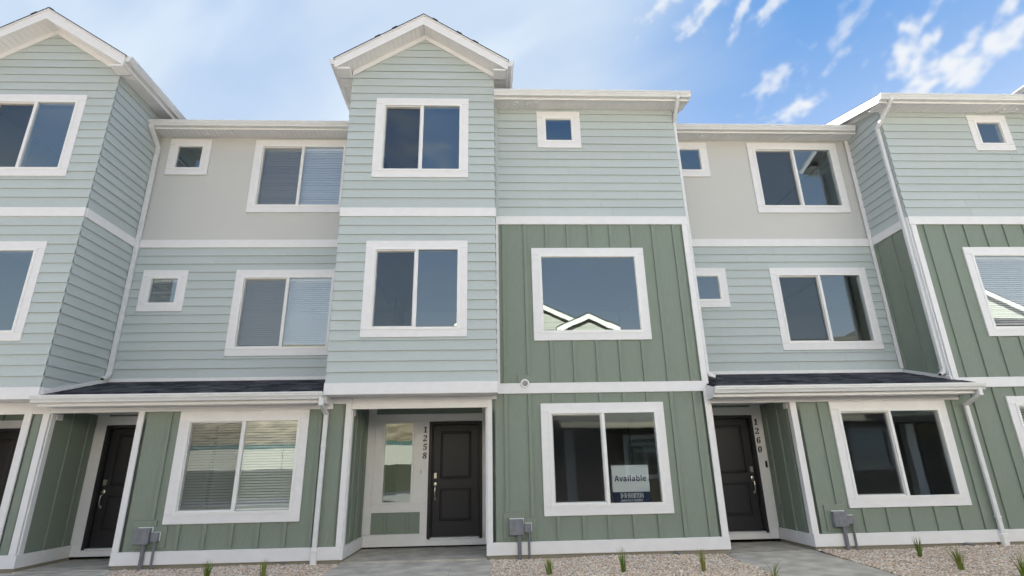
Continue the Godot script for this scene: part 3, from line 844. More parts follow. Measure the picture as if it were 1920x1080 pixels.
func house_1258() -> void:
	var h := thing("townhouse", Vector3(-0.9, GY, -2.0), "townhouse numbered 1258 with central gable, dark door and a sign in its window", "townhouse", HG)
	tower(h, -4.349, -1.434)
	shell(h, -4.1, 2.42, 0.0)
	# right bay, three storeys
	var w1 := [-0.642, 1.575, 0.216, 2.081]; var w2 := [-0.717, 1.499, 3.232, 5.0885]; var w3 := [-0.509, 0.418, 7.368, 8.2646]
	var bx := series(-1.262, 0.4285, 9)
	var b1 := wall(h, "lower_wall", M.green, front(0.0), -1.591, 2.445, -0.36, 2.30, [hole(w1[0], w1[1], w1[2], w1[3])])
	battens(b1, front(0.0), M.green2, [bx[0]], 0.296, 2.262)
	battens(b1, front(0.0), M.green2, [bx[0]], -0.166, -0.116)
	battens(b1, front(0.0), M.green2, [bx[1]], 0.20, 2.262)
	battens(b1, front(0.0), M.green2, [bx[1]], -0.166, -0.116)
	battens(b1, front(0.0), M.green2, bx.slice(2), -0.165, 2.262, [trimhole(w1[0], w1[1], w1[2], w1[3])])
	win(h, 0.0, w1[0], w1[1], w1[2], w1[3])
	var b2 := wall(h, "middle_wall", M.green, front(0.0), -1.434, 2.445, 2.301, 5.66, [hole(w2[0], w2[1], w2[2], w2[3])])
	battens(b2, front(0.0), M.green2, [bx[1]], 2.60, 5.598)
	var bm := bx.duplicate(); bm.remove_at(1)
	battens(b2, front(0.0), M.green2, bm, 2.449, 5.598, [trimhole(w2[0], w2[1], w2[2], w2[3])])
	win(h, 0.0, w2[0], w2[1], w2[2], w2[3], "fixed")
	var b3 := wall(h, "upper_wall", M.sage[1], front(0.0), -1.434, 2.445, 5.661, 8.40, [hole(w3[0], w3[1], w3[2], w3[3])])
	var lv := [5.777]; lv.append_array(series(5.986, E, 13))
	siding(b3, front(0.0), M.sage, -1.345, 2.445, lv, 8.334, [trimhole(w3[0], w3[1], w3[2], w3[3])])
	win(h, 0.0, w3[0], w3[1], w3[2], w3[3], "fixed")
	box(h, "inside_corner_board", M.sage[0], -1.414, -1.347, 5.777, 8.334, 0.001, 0.024)
	box(h, "band_board", M.white, -1.414, 2.462, 5.598, 5.776, 0.001, 0.035)
	box(h, "band_board", M.white, -1.43, 2.462, 2.2625, 2.448, 0.001, 0.035)
	corner_board(h, -1.432, -1.357, 2.4485, 5.5975, 0.0)
	corner_board(h, 2.345, 2.45, 2.4485, 5.5975, 0.0)
	corner_board(h, 2.345, 2.45, -0.165, 2.262, 0.0)
	corner_board(h, -1.593, -1.505, -0.165, 2.17, 0.0)
	box(h, "corner_block", M.white, -1.593, -1.42, 2.171, 2.2615, 0.001, 0.034)
	base_front(h, -1.612, 2.468, 0.0)
	# side walls of the bay
	var rs := wall(h, "side_wall", M.green, faces_right(2.445), 0.0, 1.46, -0.36, 5.66)
	battens(rs, faces_right(2.445), M.green2, [0.45, 0.88, 1.3], -0.16, 5.59)
	var rs3 := wall(h, "side_wall", M.sage[1], faces_right(2.445), 0.0, 1.14, 5.661, 8.40)
	siding(rs3, faces_right(2.445), M.sage, 0.0, 1.12, lv, 8.40)
	box(h, "side_corner_board", M.white, 2.446, 2.476, -0.165, 5.776, -0.1, 0.0)
	wall(h, "entry_side_wall", M.green, faces_left(-1.591), ZD, 0.0, -0.36, 2.22)
	box(h, "side_corner_board", M.white, -1.622, -1.592, -0.165, 2.02, -0.1, 0.0)
	# roof edge
	eave(h, -1.434, 2.70, 0.0, -1.42, 2.732)
	main_roof(h, -4.35, 2.732, 0.0)
	var rk := func(x0: float, x1: float, called: String, m: Material, dy0: float, dy1: float):
		prism_x(h, called, m, PackedVector2Array([Vector2(0.36, 8.475 + dy1), Vector2(0.36, 8.475 + dy0), Vector2(-5.6, 8.475 + dy0 + 5.96 * 0.28), Vector2(-5.6, 8.475 + dy1 + 5.96 * 0.28)]), x0, x1)
	rk.call(2.702, 2.73, "rake_fascia", M.white, -0.155, 0.006)
	rk.call(2.45, 2.70, "rake_soffit", M.soffit, -0.10, -0.09)
	wall(h, "upper_side_gable", M.sage[0], faces_right(2.443), 0.0, 6.0, 8.3, 8.42)
	for x in [[-0.961, 0.209], [-0.704, 0.213], [-0.551, 0.215]]: soffit_vent(h, x[0], x[1])
	downspout(h, [Vector3(2.456, 8.40, 0.42), Vector3(2.456, 8.33, 0.42), Vector3(2.487, 8.03, -0.03), Vector3(2.487, 2.62, -0.03), Vector3(2.52, 2.56, -0.03), Vector3(2.62, 2.53, -0.03)], Vector3(0, 0, 1), 0.076, 0.058)
	# round vent on the band
	var v := group_node(h, "wall_vent", Vector3(-0.91, 2.438, 0.035))
	box(v, "vent_block", M.green2, -1.035, -0.785, 2.4485, 2.598, 0.001, 0.03)
	mi(v, "ring", ring_mesh(0.082, 0.05, 0.03), M.vinyl, Transform3D(Basis(), Vector3(-0.91, 2.438, 0.0355)))
	mi(v, "grille", disc_mesh(0.052), M.box, Transform3D(Basis(), Vector3(-0.91, 2.438, 0.039)))
	for k in 5:
		var t := Basis(Vector3(0, 0, 1), PI / 4)
		mi(v, "louvre", bevbox(0.086 - absf(k - 2) * 0.018, 0.007, 0.01, 0.001), M.stucco, Transform3D(t, Vector3(-0.91, 2.438, 0.044) + t * Vector3(0, (k - 2) * 0.019, 0)))
	# recessed entry
	var ex0 := -3.98; var ex1 := -1.592
	var sl := [-3.66, -3.052, 0.383, 1.932]
	var dr := [-2.755, -1.698, -0.243, 1.918]
	var be := wall(h, "entry_wall", M.white, front(ZD), ex0, ex1, -0.36, 2.3, [[sl[0] + 0.03, sl[1] - 0.03, sl[2] + 0.03, sl[3] - 0.03], [dr[0] + 0.02, dr[1] - 0.02, -0.36, dr[3] - 0.02]])
	var tp := wall(h, "entry_panel", M.green, front(ZD + 0.004), -3.822, -1.70, 2.075, 2.24, [], 0.003)
	battens(tp, front(ZD + 0.004), M.green2, [-3.40, -2.93, -2.5, -2.07], 2.075, 2.238)
	var lp := wall(h, "entry_panel", M.green, front(ZD + 0.004), -3.82, -2.895, -0.145, 0.232, [], 0.003)
	battens(lp, front(ZD + 0.004), M.green2, [-3.545, -3.125], -0.145, 0.232)
	# flat white boards round the panels
	box(h, "entry_trim", M.white, ex0 + 0.002, -3.823, -0.148, 2.24, ZD + 0.001, ZD + 0.026)
	box(h, "entry_trim", M.white, -3.822, -1.60, 1.936, 2.074, ZD + 0.001, ZD + 0.026)
	box(h, "entry_trim", M.white, -3.822, -3.661, 0.382, 1.935, ZD + 0.001, ZD + 0.025)
	box(h, "entry_trim", M.white, -3.822, -2.895, 0.233, 0.381, ZD + 0.001, ZD + 0.026)
	box(h, "entry_trim", M.white, -3.051, -2.757, 0.382, 1.935, ZD + 0.001, ZD + 0.025)
	box(h, "entry_trim", M.white, -2.894, -2.757, -0.148, 0.3815, ZD + 0.001, ZD + 0.0255)
	box(h, "entry_trim", M.white, -1.697, -1.60, -0.148, 1.935, ZD + 0.001, ZD + 0.026)
	box(h, "base_board", M.white, ex0 + 0.03, dr[0] - 0.001, -0.3603, -0.149, ZD + 0.001, ZD + 0.036)
	box(h, "base_board", M.white, dr[0], -1.60, -0.3603, -0.256, ZD + 0.001, ZD + 0.036)
	var sg := group_node(h, "sidelight", Vector3(-3.356, 0.383, ZD))
	wall(sg, "frame", M.vinyl, front(ZD + 0.034), sl[0], sl[1], sl[2], sl[3], [[sl[0] + 0.036, sl[1] - 0.036, sl[2] + 0.036, sl[3] - 0.036]], 0.07)
	pane(sg, sl[0] + 0.034, sl[1] - 0.034, sl[2] + 0.034, sl[3] - 0.034, ZD + 0.012)
	door(h, dr[0], dr[1], dr[2], dr[3], ZD, true)
	house_number(h, "1258", -2.832, 1.822, 1.203, ZD + 0.026)
	box(h, "doorbell", M.stucco, -2.917, -2.887, 0.93, 1.0, ZD + 0.027, ZD + 0.045, 0.005)
	box(h, "entry_beam", M.white, -3.965, -1.505, 2.03, 2.231, 0.0, 0.03)
	box(h, "porch_ceiling", M.soffit, ex0, ex1, 2.232, 2.26, ZD, 0.0)
	box(h, "latch_plate", M.box, -1.607, -1.5985, 0.28, 0.36, ZD + 0.2, ZD + 0.24)

# recessed townhouse between xl (neighbour's wall) and xr; two of them
func recessed_house(label: String, xl: float, xr: float, cl: float, cr: float, s: Array, w: Array, w1: Array, bat: Array, is_left: bool, number: String) -> void:
	var h := thing("townhouse", Vector3((xl + xr) * 0.5, GY, -2.5), label, "townhouse", HG)
	shell(h, xl + 0.02, xr - 0.08, ZC)
	var s3 := [s[0], s[1], 7.3566, 8.2741]; var b3 := [w[0], w[1], 6.429, 8.2741]
	var s2 := [s[0], s[1], 4.181, 5.081]; var b2 := [w[0], w[1], 3.234, 5.081]
	wall(h, "upper_wall", M.stucco, front(ZC), xl, xr, 5.661, 8.40, [hole(s3[0], s3[1], s3[2], s3[3]), hole(b3[0], b3[1], b3[2], b3[3])])
	win(h, ZC, s3[0], s3[1], s3[2], s3[3], "fixed")
	win(h, ZC, b3[0], b3[1], b3[2], b3[3])
	var mw := wall(h, "middle_wall", M.sage[2], front(ZC), xl, xr, 2.2, 5.66, [hole(s2[0], s2[1], s2[2], s2[3]), hole(b2[0], b2[1], b2[2], b2[3])])
	var lv := series(2.62, E, 16); lv.push_front(2.78); lv.pop_at(1)
	lv = [2.76]; lv.append_array(series(2.995 - 0.0, E, 14))
	siding(mw, front(ZC), M.sage, xl, xr, lv, 5.591, [trimhole(s2[0], s2[1], s2[2], s2[3]), trimhole(b2[0], b2[1], b2[2], b2[3])])
	win(h, ZC, s2[0], s2[1], s2[2], s2[3], "fixed")
	win(h, ZC, b2[0], b2[1], b2[2], b2[3])
	box(h, "band_board", M.white, xl + 0.01, xr - 0.01, 5.592, 5.774, ZC + 0.001, ZC + 0.035)
	eave(h, xl + 0.005, xr - 0.005, ZC, xl + 0.01, xr - 0.06)
	main_roof(h, xl - 0.3, xr + 0.3, ZC)
	# first floor
	var fr := wall(h, "lower_wall", M.green, front(0.0), cl, cr, -0.36, 2.2, [hole(w1[0], w1[1], w1[2], w1[3])])
	battens(fr, front(0.0), M.green2, bat, -0.165, 2.04 if not is_left else 2.10, [trimhole(w1[0], w1[1], w1[2], w1[3] + 0.2)])
	win(h, 0.0, w1[0], w1[1], w1[2], w1[3])
	base_front(h, cl - 0.004, cr, 0.0)

func house_left() -> void:
	recessed_house("recessed townhouse with stucco top storey and blinds, left of the central gable", -9.0735, -4.349, -7.60, -3.98, [-8.7685, -7.852], [-6.866, -4.684], [-6.89, -4.6946, 0.2296, 2.04], [-6.627, -6.203, -5.769, -5.352, -4.92], true, "")
	var h: Node3D = get_node("townhouse_001") if has_node("townhouse_001") else get_child(get_child_count() - 1)
	var fw: Node3D = h.get_node("lower_wall")
	battens(fw, front(0.0), M.green2, [-7.06], 0.30, 2.04)
	battens(fw, front(0.0), M.green2, [-4.50], -0.165, 2.04)
	pent_roof(h, -9.05, -4.37, -9.135, -4.375)
	step_flash(h, -9.057, 1.0, 0.36)
	box(h, "frieze_board", M.white, -9.085, -4.31, 2.041, 2.1205, 0.001, 0.032)
	box(h, "frieze_board", M.white, -4.30, -3.97, 2.128, 2.231, 0.001, 0.0325)
	box(h, "frieze_board", M.white, -4.40, -4.30, 2.041, 2.231, 0.001, 0.0315)
	# boxed end of the eave beside the tower
	box(h, "eave_end", M.white, -4.372, -4.345, 2.10, 2.29, 0.045, 0.357)
	corner_board(h, -7.605, -7.505, -0.165, 2.0405, 0.0)
	corner_board(h, -4.07, -3.968, -0.165, 2.1275, 0.0)
	box(h, "side_corner_board", M.white, -3.979, -3.948, -0.165, 2.03, -0.1, 0.0)
	box(h, "beam_end", M.white, -3.979, -3.936, 1.93, 2.03, -0.2, -0.1)
	# side of the entry of number 1258
	var es := wall(h, "entry_side_wall", M.green, faces_right(-3.98), 0.0, -ZD, -0.36, 2.3)
	battens(es, faces_right(-3.98), M.green2, [0.42, 0.85, 1.28], -0.165, 2.23)
	box(h, "base_board", M.white, -3.979, -3.945, -0.3603, -0.1656, ZD + 0.037, 0.042)
	box(h, "foundation", M.foundation, -4.1, -3.968, -0.8, -0.3605, ZD, 0.0)
	# own entry
	var ew := wall(h, "entry_wall", M.white, front(ZE), -9.11, -7.6, -0.36, 2.2, [[-8.864, -7.85, -0.36, 1.91]])
	var tp := wall(h, "entry_panel", M.green, front(ZE + 0.004), -8.99, -7.62, 2.092, 2.13, [], 0.003)
	battens(tp, front(ZE + 0.004), M.green2, [-8.6, -8.17], 2.092, 2.128)
	door(h, -8.884, -7.83, -0.25, 1.925, ZE, true)
	box(h, "entry_trim", M.white, -9.105, -8.886, -0.148, 2.12, ZE + 0.001, ZE + 0.026)
	box(h, "entry_trim", M.white, -8.885, -7.61, 1.927, 2.09, ZE + 0.001, ZE + 0.026)
	box(h, "base_board", M.white, -9.08, -8.886, -0.3603, -0.149, ZE + 0.001, ZE + 0.034)
	box(h, "base_board", M.white, -8.885, -7.61, -0.3603, -0.264, ZE + 0.001, ZE + 0.034)
	wall(h, "entry_side_wall", M.green, faces_left(-7.6), ZE, 0.0, -0.36, 2.2)
	box(h, "porch_ceiling", M.soffit, -9.1, -7.6, 2.122, 2.15, ZE, -0.001)
	box(h, "entry_beam", M.white, -9.08, -7.6, 2.041, 2.12, -0.06, 0.0)
	for x in [[-7.926, -1.0], [-7.709, -1.0], [-7.385, -0.998]]: soffit_vent(h, x[0], x[1])
	# downspouts
	downspout(h, [Vector3(-9.0, 8.40, -0.72), Vector3(-9.0, 8.31, -0.72), Vector3(-9.005, 8.04, -1.08), Vector3(-9.0, 2.92, -1.08), Vector3(-9.0, 2.83, -1.05), Vector3(-9.02, 2.79, -0.96)], Vector3(1, 0, 0), 0.09, 0.062)
	box(h, "downspout_mouth_shade", M.dark, -9.052, -8.99, 2.764, 2.808, -0.963, -0.957, 0.001)  # black plate over the closed end, painted as the shade within
	downspout(h, [Vector3(-4.39, 2.19, 0.43), Vector3(-4.39, 2.08, 0.43), Vector3(-4.39, 1.95, 0.07), Vector3(-4.395, -0.2, 0.07)])
	box(h, "downspout_boot", M.vinyl, -4.44, -4.345, -0.47, -0.2, 0.03, 0.115, 0.012)
	box(h, "downspout_collar", M.vinyl, -4.446, -4.339, -0.235, -0.17, 0.024, 0.121, 0.01)
	box(h, "downspout_strap", M.gutter, -4.436, -4.352, 1.4, 1.42, 0.035, 0.102, 0.003)

func house_right() -> void:
	recessed_house("townhouse numbered 1260 with stucco top storey, recessed right of the central bay", 2.445, 7.13, 3.95, 7.13, [2.72, 3.6375], [4.624, 6.806], [4.639, 6.832, 0.2296, 2.04], [4.882, 5.307, 5.735, 6.163, 6.591], false, "1260")
	var h: Node3D = get_child(get_child_count() - 1)
	var fw: Node3D = h.get_node("lower_wall")
	battens(fw, front(0.0), M.green2, [4.45], 0.30, 2.04)
	battens(fw, front(0.0), M.green2, [7.0], -0.165, 2.04)
	pent_roof(h, 2.48, 7.1, 2.385, 7.30)
	step_flash(h, 7.11, -1.0, 0.03)
	box(h, "frieze_board", M.white, 2.455, 7.12, 2.041, 2.1205, 0.001, 0.032)
	# boxed ends of the eave in front of the neighbours' walls
	for x in [[2.39, 2.44], [7.14, 7.19]]:
		prism_x(h, "eave_end", M.white, PackedVector2Array([Vector2(0.037, 2.10), Vector2(0.357, 2.115), Vector2(0.357, 2.288), Vector2(0.037, 2.37)]), x[0], x[1])
	corner_board(h, 3.905, 4.02, -0.165, 2.0405, 0.0)
	box(h, "side_corner_board", M.white, 3.918, 3.949, -0.165, 2.04, -0.1, 0.0)
	box(h, "beam_end", M.white, 3.905, 3.948, 1.94, 2.04, -0.21, -0.1)
	var es := wall(h, "entry_side_wall", M.green, faces_left(3.95), ZE, 0.0, -0.36, 2.2)
	battens(es, faces_left(3.95), M.green2, [-0.98, -0.55, -0.2], -0.165, 2.13)
	box(h, "base_board", M.white, 3.912, 3.949, -0.3603, -0.1656, ZE + 0.035, 0.042)
	box(h, "foundation", M.foundation, 3.935, 4.1, -0.8, -0.3605, ZE, 0.0)
	box(h, "outlet_cover", M.box, 3.912, 3.949, 0.14, 0.27, -0.96, -0.88, 0.008)
	var ew := wall(h, "entry_wall", M.white, front(ZE), 2.445, 3.98, -0.36, 2.2, [[2.706, 3.721, -0.36, 1.91]])
	var tp := wall(h, "entry_panel", M.green, front(ZE + 0.004), 2.48, 3.80, 2.085, 2.13, [], 0.003)
	battens(tp, front(ZE + 0.004), M.green2, [2.9, 3.33], 2.085, 2.128)
	door(h, 2.686, 3.741, -0.25, 1.925, ZE, false)
	box(h, "entry_trim", M.white, 3.743, 3.945, -0.148, 2.12, ZE + 0.001, ZE + 0.026)
	box(h, "entry_trim", M.white, 2.45, 3.742, 1.927, 2.084, ZE + 0.001, ZE + 0.026)
	box(h, "entry_trim", M.white, 2.45, 2.684, -0.148, 1.926, ZE + 0.001, ZE + 0.0255)
	box(h, "base_board", M.white, 3.743, 3.91, -0.3603, -0.149, ZE + 0.001, ZE + 0.034)
	box(h, "base_board", M.white, 2.45, 3.742, -0.3603, -0.264, ZE + 0.001, ZE + 0.034)
	house_number(h, "1260", 3.806, 1.845, 1.197, ZE + 0.026)
	var db := box(h, "doorbell", M.number, 3.865, 3.905, 0.915, 1.04, ZE + 0.027, ZE + 0.05, 0.008)
	box(h, "porch_ceiling", M.soffit, 2.446, 3.95, 2.122, 2.15, ZE, -0.001)
	box(h, "entry_beam", M.white, 2.47, 3.93, 2.041, 2.12, -0.06, 0.0)
	box(h, "inside_corner_board", M.white, 7.03, 7.128, 2.82, 8.33, ZC + 0.036, ZC + 0.062)
	for x in [[3.459, -0.948], [3.78, -0.945], [4.082, -0.941]]: soffit_vent(h, x[0], x[1])
	downspout(h, [Vector3(7.19, 2.19, 0.43), Vector3(7.19, 2.09, 0.43), Vector3(7.185, 1.94, 0.07), Vector3(7.2, -0.26, 0.07)])
	box(h, "downspout_strap", M.gutter, 7.15, 7.24, 0.03, 0.055, 0.035, 0.105, 0.003)
	box(h, "downspout_boot", M.vinyl, 7.15, 7.25, -0.5, -0.26, 0.03, 0.115, 0.012)
	box(h, "downspout_collar", M.vinyl, 7.143, 7.257, -0.295, -0.22, 0.024, 0.122, 0.01)

func house_far_right() -> void:
	var h := thing("townhouse", Vector3(9.0, GY, -2.0), "townhouse with green lower storeys and sage top, beyond number 1260", "townhouse", HG)
	shell(h, 7.2, 10.9, 0.0)
	var x0 := 7.13; var x1 := 10.95
	var w1 := [8.035, 10.25, 0.216, 2.09]; var w2 := [8.081, 10.297, 3.232, 5.0885]; var w3 := [9.089, 9.99, 7.368, 8.2646]
	var bx := series(7.43, 0.424, 9)
	var b1 := wall(h, "lower_wall", M.green, front(0.0), x0, x1, -0.36, 2.3, [hole(w1[0], w1[1], w1[2], w1[3])])
	battens(b1, front(0.0), M.green2, bx, -0.165, 2.262, [trimhole(w1[0], w1[1], w1[2], w1[3])])
	win(h, 0.0, w1[0], w1[1], w1[2], w1[3])
	var b2 := wall(h, "middle_wall", M.green, front(0.0), x0, x1, 2.301, 5.66, [hole(w2[0], w2[1], w2[2], w2[3])])
	battens(b2, front(0.0), M.green2, bx, 2.449, 5.598, [trimhole(w2[0], w2[1], w2[2], w2[3])])
	win(h, 0.0, w2[0], w2[1], w2[2], w2[3], "fixed")
	var b3 := wall(h, "upper_wall", M.sage[1], front(0.0), x0, x1, 5.661, 8.40, [hole(w3[0], w3[1], w3[2], w3[3])])
	var lv := [5.777]; lv.append_array(series(5.986, E, 13))
	siding(b3, front(0.0), M.sage, x0 - 0.012, x1, lv, 8.334, [trimhole(w3[0], w3[1], w3[2], w3[3])])
	win(h, 0.0, w3[0], w3[1], w3[2], w3[3], "fixed")
	box(h, "band_board", M.white, 7.115, x1, 5.598, 5.776, 0.001, 0.035)
	box(h, "band_board", M.white, 7.125, x1, 2.2625, 2.448, 0.001, 0.035)
	corner_board(h, 7.125, 7.235, 2.4485, 5.5975, 0.0)
	base_front(h, 7.13, x1, 0.0)
	# left side wall above the porch roof
	var sx := faces_left(x0)
	var sw := wall(h, "side_wall", M.green, sx, ZC, -0.002, 2.2, 5.66)
	battens(sw, sx, M.green2, [-0.55, -1.05], 2.3, 5.598)
	var su := wall(h, "upper_side_wall", M.sage[2], sx, ZC, -0.002, 5.661, 8.40)
	siding(su, sx, M.sage, ZC + 0.06, -0.002, lv, 8.40)
	var gp := prism(PackedVector2Array([Vector2(0.0, 8.401), Vector2(-6.0, 8.401), Vector2(-6.0, 10.0), Vector2(-0.02, 8.41)]), -0.12, 0.0)
	mi(h, "side_gable", gp, M.sage[0], sx)
	lbox(h, "band_board", M.white, sx, ZC + 0.06, 0.0, 5.598, 5.776, 0.001, 0.034)
	lbox(h, "side_corner_board", M.white, sx, -0.1, 0.0, 2.4, 5.597, 0.001, 0.033)
	eave(h, 6.90, x1, 0.0, 6.868, x1 - 0.01)
	main_roof(h, 6.868, x1 + 0.1, 0.0)
	var rk := func(xa: float, xb: float, called: String, m: Material, dy0: float, dy1: float, za := 0.36):
		prism_x(h, called, m, PackedVector2Array([Vector2(za, 8.475 + dy1 + (0.36 - za) * 0.28), Vector2(za, 8.475 + dy0 + (0.36 - za) * 0.28), Vector2(-5.6, 8.475 + dy0 + 5.96 * 0.28), Vector2(-5.6, 8.475 + dy1 + 5.96 * 0.28)]), xa, xb)
	rk.call(6.87, 6.898, "rake_fascia", M.white, -0.16, 0.006)
	rk.call(6.862, 6.869, "drip_edge", M.gutter, -0.02, 0.012)
	rk.call(6.90, 7.128, "rake_soffit", M.soffit, -0.10, -0.09, 0.0)
	rk.call(7.096, 7.127, "rake_trim", M.white, -0.20, -0.105, 0.0)
	for x in [[9.868, 0.12], [10.159, 0.12]]: soffit_vent(h, x[0], x[1])
	downspout(h, [Vector3(7.10, 8.40, 0.42), Vector3(7.10, 8.33, 0.42), Vector3(7.075, 7.98, -0.09), Vector3(7.075, 2.66, -0.09), Vector3(7.06, 2.57, -0.09), Vector3(6.99, 2.53, -0.09)], Vector3(0, 0, 1), 0.08, 0.062)
	box(h, "downspout_strap", M.gutter, 7.036, 7.116, 2.655, 2.675, -0.137, -0.043, 0.003)
	box(h, "downspout_mouth_shade", M.dark, 6.984, 6.989, 2.505, 2.555, -0.12, -0.06, 0.001)  # shade inside the spout end, painted as a black plate

func house_far_left() -> void:
	var h := thing("townhouse", Vector3(-10.5, GY, -2.0), "sage gabled townhouse at the end, its side wall showing beside the downspout", "townhouse", HG)
	tower(h, -11.99, -9.0735)
	shell(h, -12.0, -9.2, 0.0)
	main_roof(h, -14.0, -9.1, 0.0)
	wall(h, "end_wall", M.green, faces_left(-12.0), -11.5, 0.0, -0.36, 8.6)
	var fw := wall(h, "lower_wall", M.green, front(0.0), -9.5, -9.09, -0.36, 2.25)
	corner_board(h, -9.195, -9.085, -0.165, 2.12, 0.0)
	corner_board(h, -9.5, -9.383, -0.165, 2.12, 0.0)
	base_front(h, -9.53, -9.084, 0.0)
	var rs := wall(h, "entry_side_wall", M.green, faces_right(-9.09), 0.0, -ZE, -0.36, 2.25)
	battens(rs, faces_right(-9.09), M.green2, [0.55, 0.98], -0.165, 2.12)
	box(h, "side_corner_board", M.white, -9.089, -9.058, -0.165, 2.04, -0.1, 0.0)
	box(h, "beam_end", M.white, -9.089, -9.046, 1.94, 2.04, -0.24, -0.1)
	box(h, "base_board", M.white, -9.089, -9.05, -0.3603, -0.1656, ZE + 0.035, 0.042)
	box(h, "foundation", M.foundation, -9.2, -9.07, -0.8, -0.3605, ZE, 0.0)
	wall(h, "entry_side_wall", M.green, faces_left(-9.5), ZD, 0.0, -0.36, 2.25)
	box(h, "side_corner_board", M.white, -9.531, -9.501, -0.165, 2.03, -0.1, 0.0)
	var ew := wall(h, "entry_wall", M.white, front(ZD), -11.99, -9.5, -0.36, 2.3, [[-11.73, -10.62, -0.36, 1.90]])
	door(h, -11.75, -10.6, -0.243, 1.918, ZD, true)
	var tp := wall(h, "entry_panel", M.green, front(ZD + 0.004), -11.8, -9.6, 2.075, 2.24, [], 0.003)
	battens(tp, front(ZD + 0.004), M.green2, [-11.1, -10.67, -10.2], 2.075, 2.238)
	box(h, "base_board", M.white, -11.99, -9.53, -0.3603, -0.256, ZD + 0.001, ZD + 0.036)
	box(h, "entry_beam", M.white, -11.99, -9.05, 2.031, 2.231, 0.0, 0.03)
	box(h, "porch_ceiling", M.soffit, -11.99, -9.5, 2.232, 2.26, ZD, 0.0)

func house_end_right() -> void:
	var h := thing("townhouse", Vector3(12.4, GY, -2.0), "gabled townhouse whose roof edge shows above the last gutter", "townhouse", HG)
	tower(h, 10.93, 13.845)
	shell(h, 10.95, 14.0, 0.0)
	main_roof(h, 10.9, 16.0, 0.0)
	wall(h, "lower_wall", M.green, front(0.0), 10.95, 14.0, -0.36, 2.25)
	base_front(h, 10.96, 14.0, 0.0)
	wall(h, "end_wall", M.green, faces_right(14.0), 0.0, 11.5, -0.36, 8.6)

# ------------------------------------------------------------------ small things
func sign_board() -> void:
	var z := -0.012
	var t := thing("window_sign", Vector3(0.875, 0.40, z), "white and navy Available sign standing inside the ground-floor window of number 1258", "sign")
	box(t, "panel", M.signwhite, 0.556, 1.202, 0.571, 1.008, z - 0.006, z, 0.001)
	box(t, "navy_band", M.navy, 0.556, 1.202, 0.402, 0.5705, z - 0.006, z, 0.001)
	mi(t, "lettering", text_mesh("Available", 0.126, 0.002, "Droid Sans", 700), M.navy, Transform3D(Basis(), Vector3(0.878, 0.785, z + 0.0012)))
	var w := text_mesh("D·R·HORTON", 0.098, 0.002, "Droid Serif", 700)
	mi(t, "lettering", w, M.signwhite, Transform3D(Basis().scaled(Vector3(0.62, 1, 1)), Vector3(0.885, 0.508, z + 0.0012)))
	mi(t, "lettering", text_mesh("America's Builder", 0.058, 0.002, "Droid Serif", 400, true), M.signwhite, Transform3D(Basis(Vector3(1, 0, 0), Vector3(0.25, 1, 0), Vector3(0, 0, 1)).scaled(Vector3(0.78, 1, 1)), Vector3(0.875, 0.437, z + 0.0012)))
	box(t, "rule", M.signwhite, 0.70, 1.06, 0.5525, 0.555, z, z + 0.0015, 0.0004)

func pebble_mesh() -> ArrayMesh:
	var ico := []
	var g := (1.0 + sqrt(5.0)) / 2.0
	for p in [[-1, g, 0], [1, g, 0], [-1, -g, 0], [1, -g, 0], [0, -1, g], [0, 1, g], [0, -1, -g], [0, 1, -g], [g, 0, -1], [g, 0, 1], [-g, 0, -1], [-g, 0, 1]]:
		var v := Vector3(p[0], p[1], p[2]).normalized()
		ico.append(v * Vector3(1.0, 0.68, 0.85) * rng.randf_range(0.78, 1.15))
	var st := newst()
	for f in [[0, 11, 5], [0, 5, 1], [0, 1, 7], [0, 7, 10], [0, 10, 11], [1, 5, 9], [5, 11, 4], [11, 10, 2], [10, 7, 6], [7, 1, 8], [3, 9, 4], [3, 4, 2], [3, 2, 6], [3, 6, 8], [3, 8, 9], [4, 9, 5], [2, 4, 11], [6, 2, 10], [8, 6, 7], [9, 8, 1]]:
		var a: Vector3 = ico[f[0]]; var b: Vector3 = ico[f[1]]; var c: Vector3 = ico[f[2]]
		var n := (b - a).cross(c - a).normalized()
		if n.dot(a) < 0: n = -n
		tri(st, a, b, c, n)
	return st.commit()

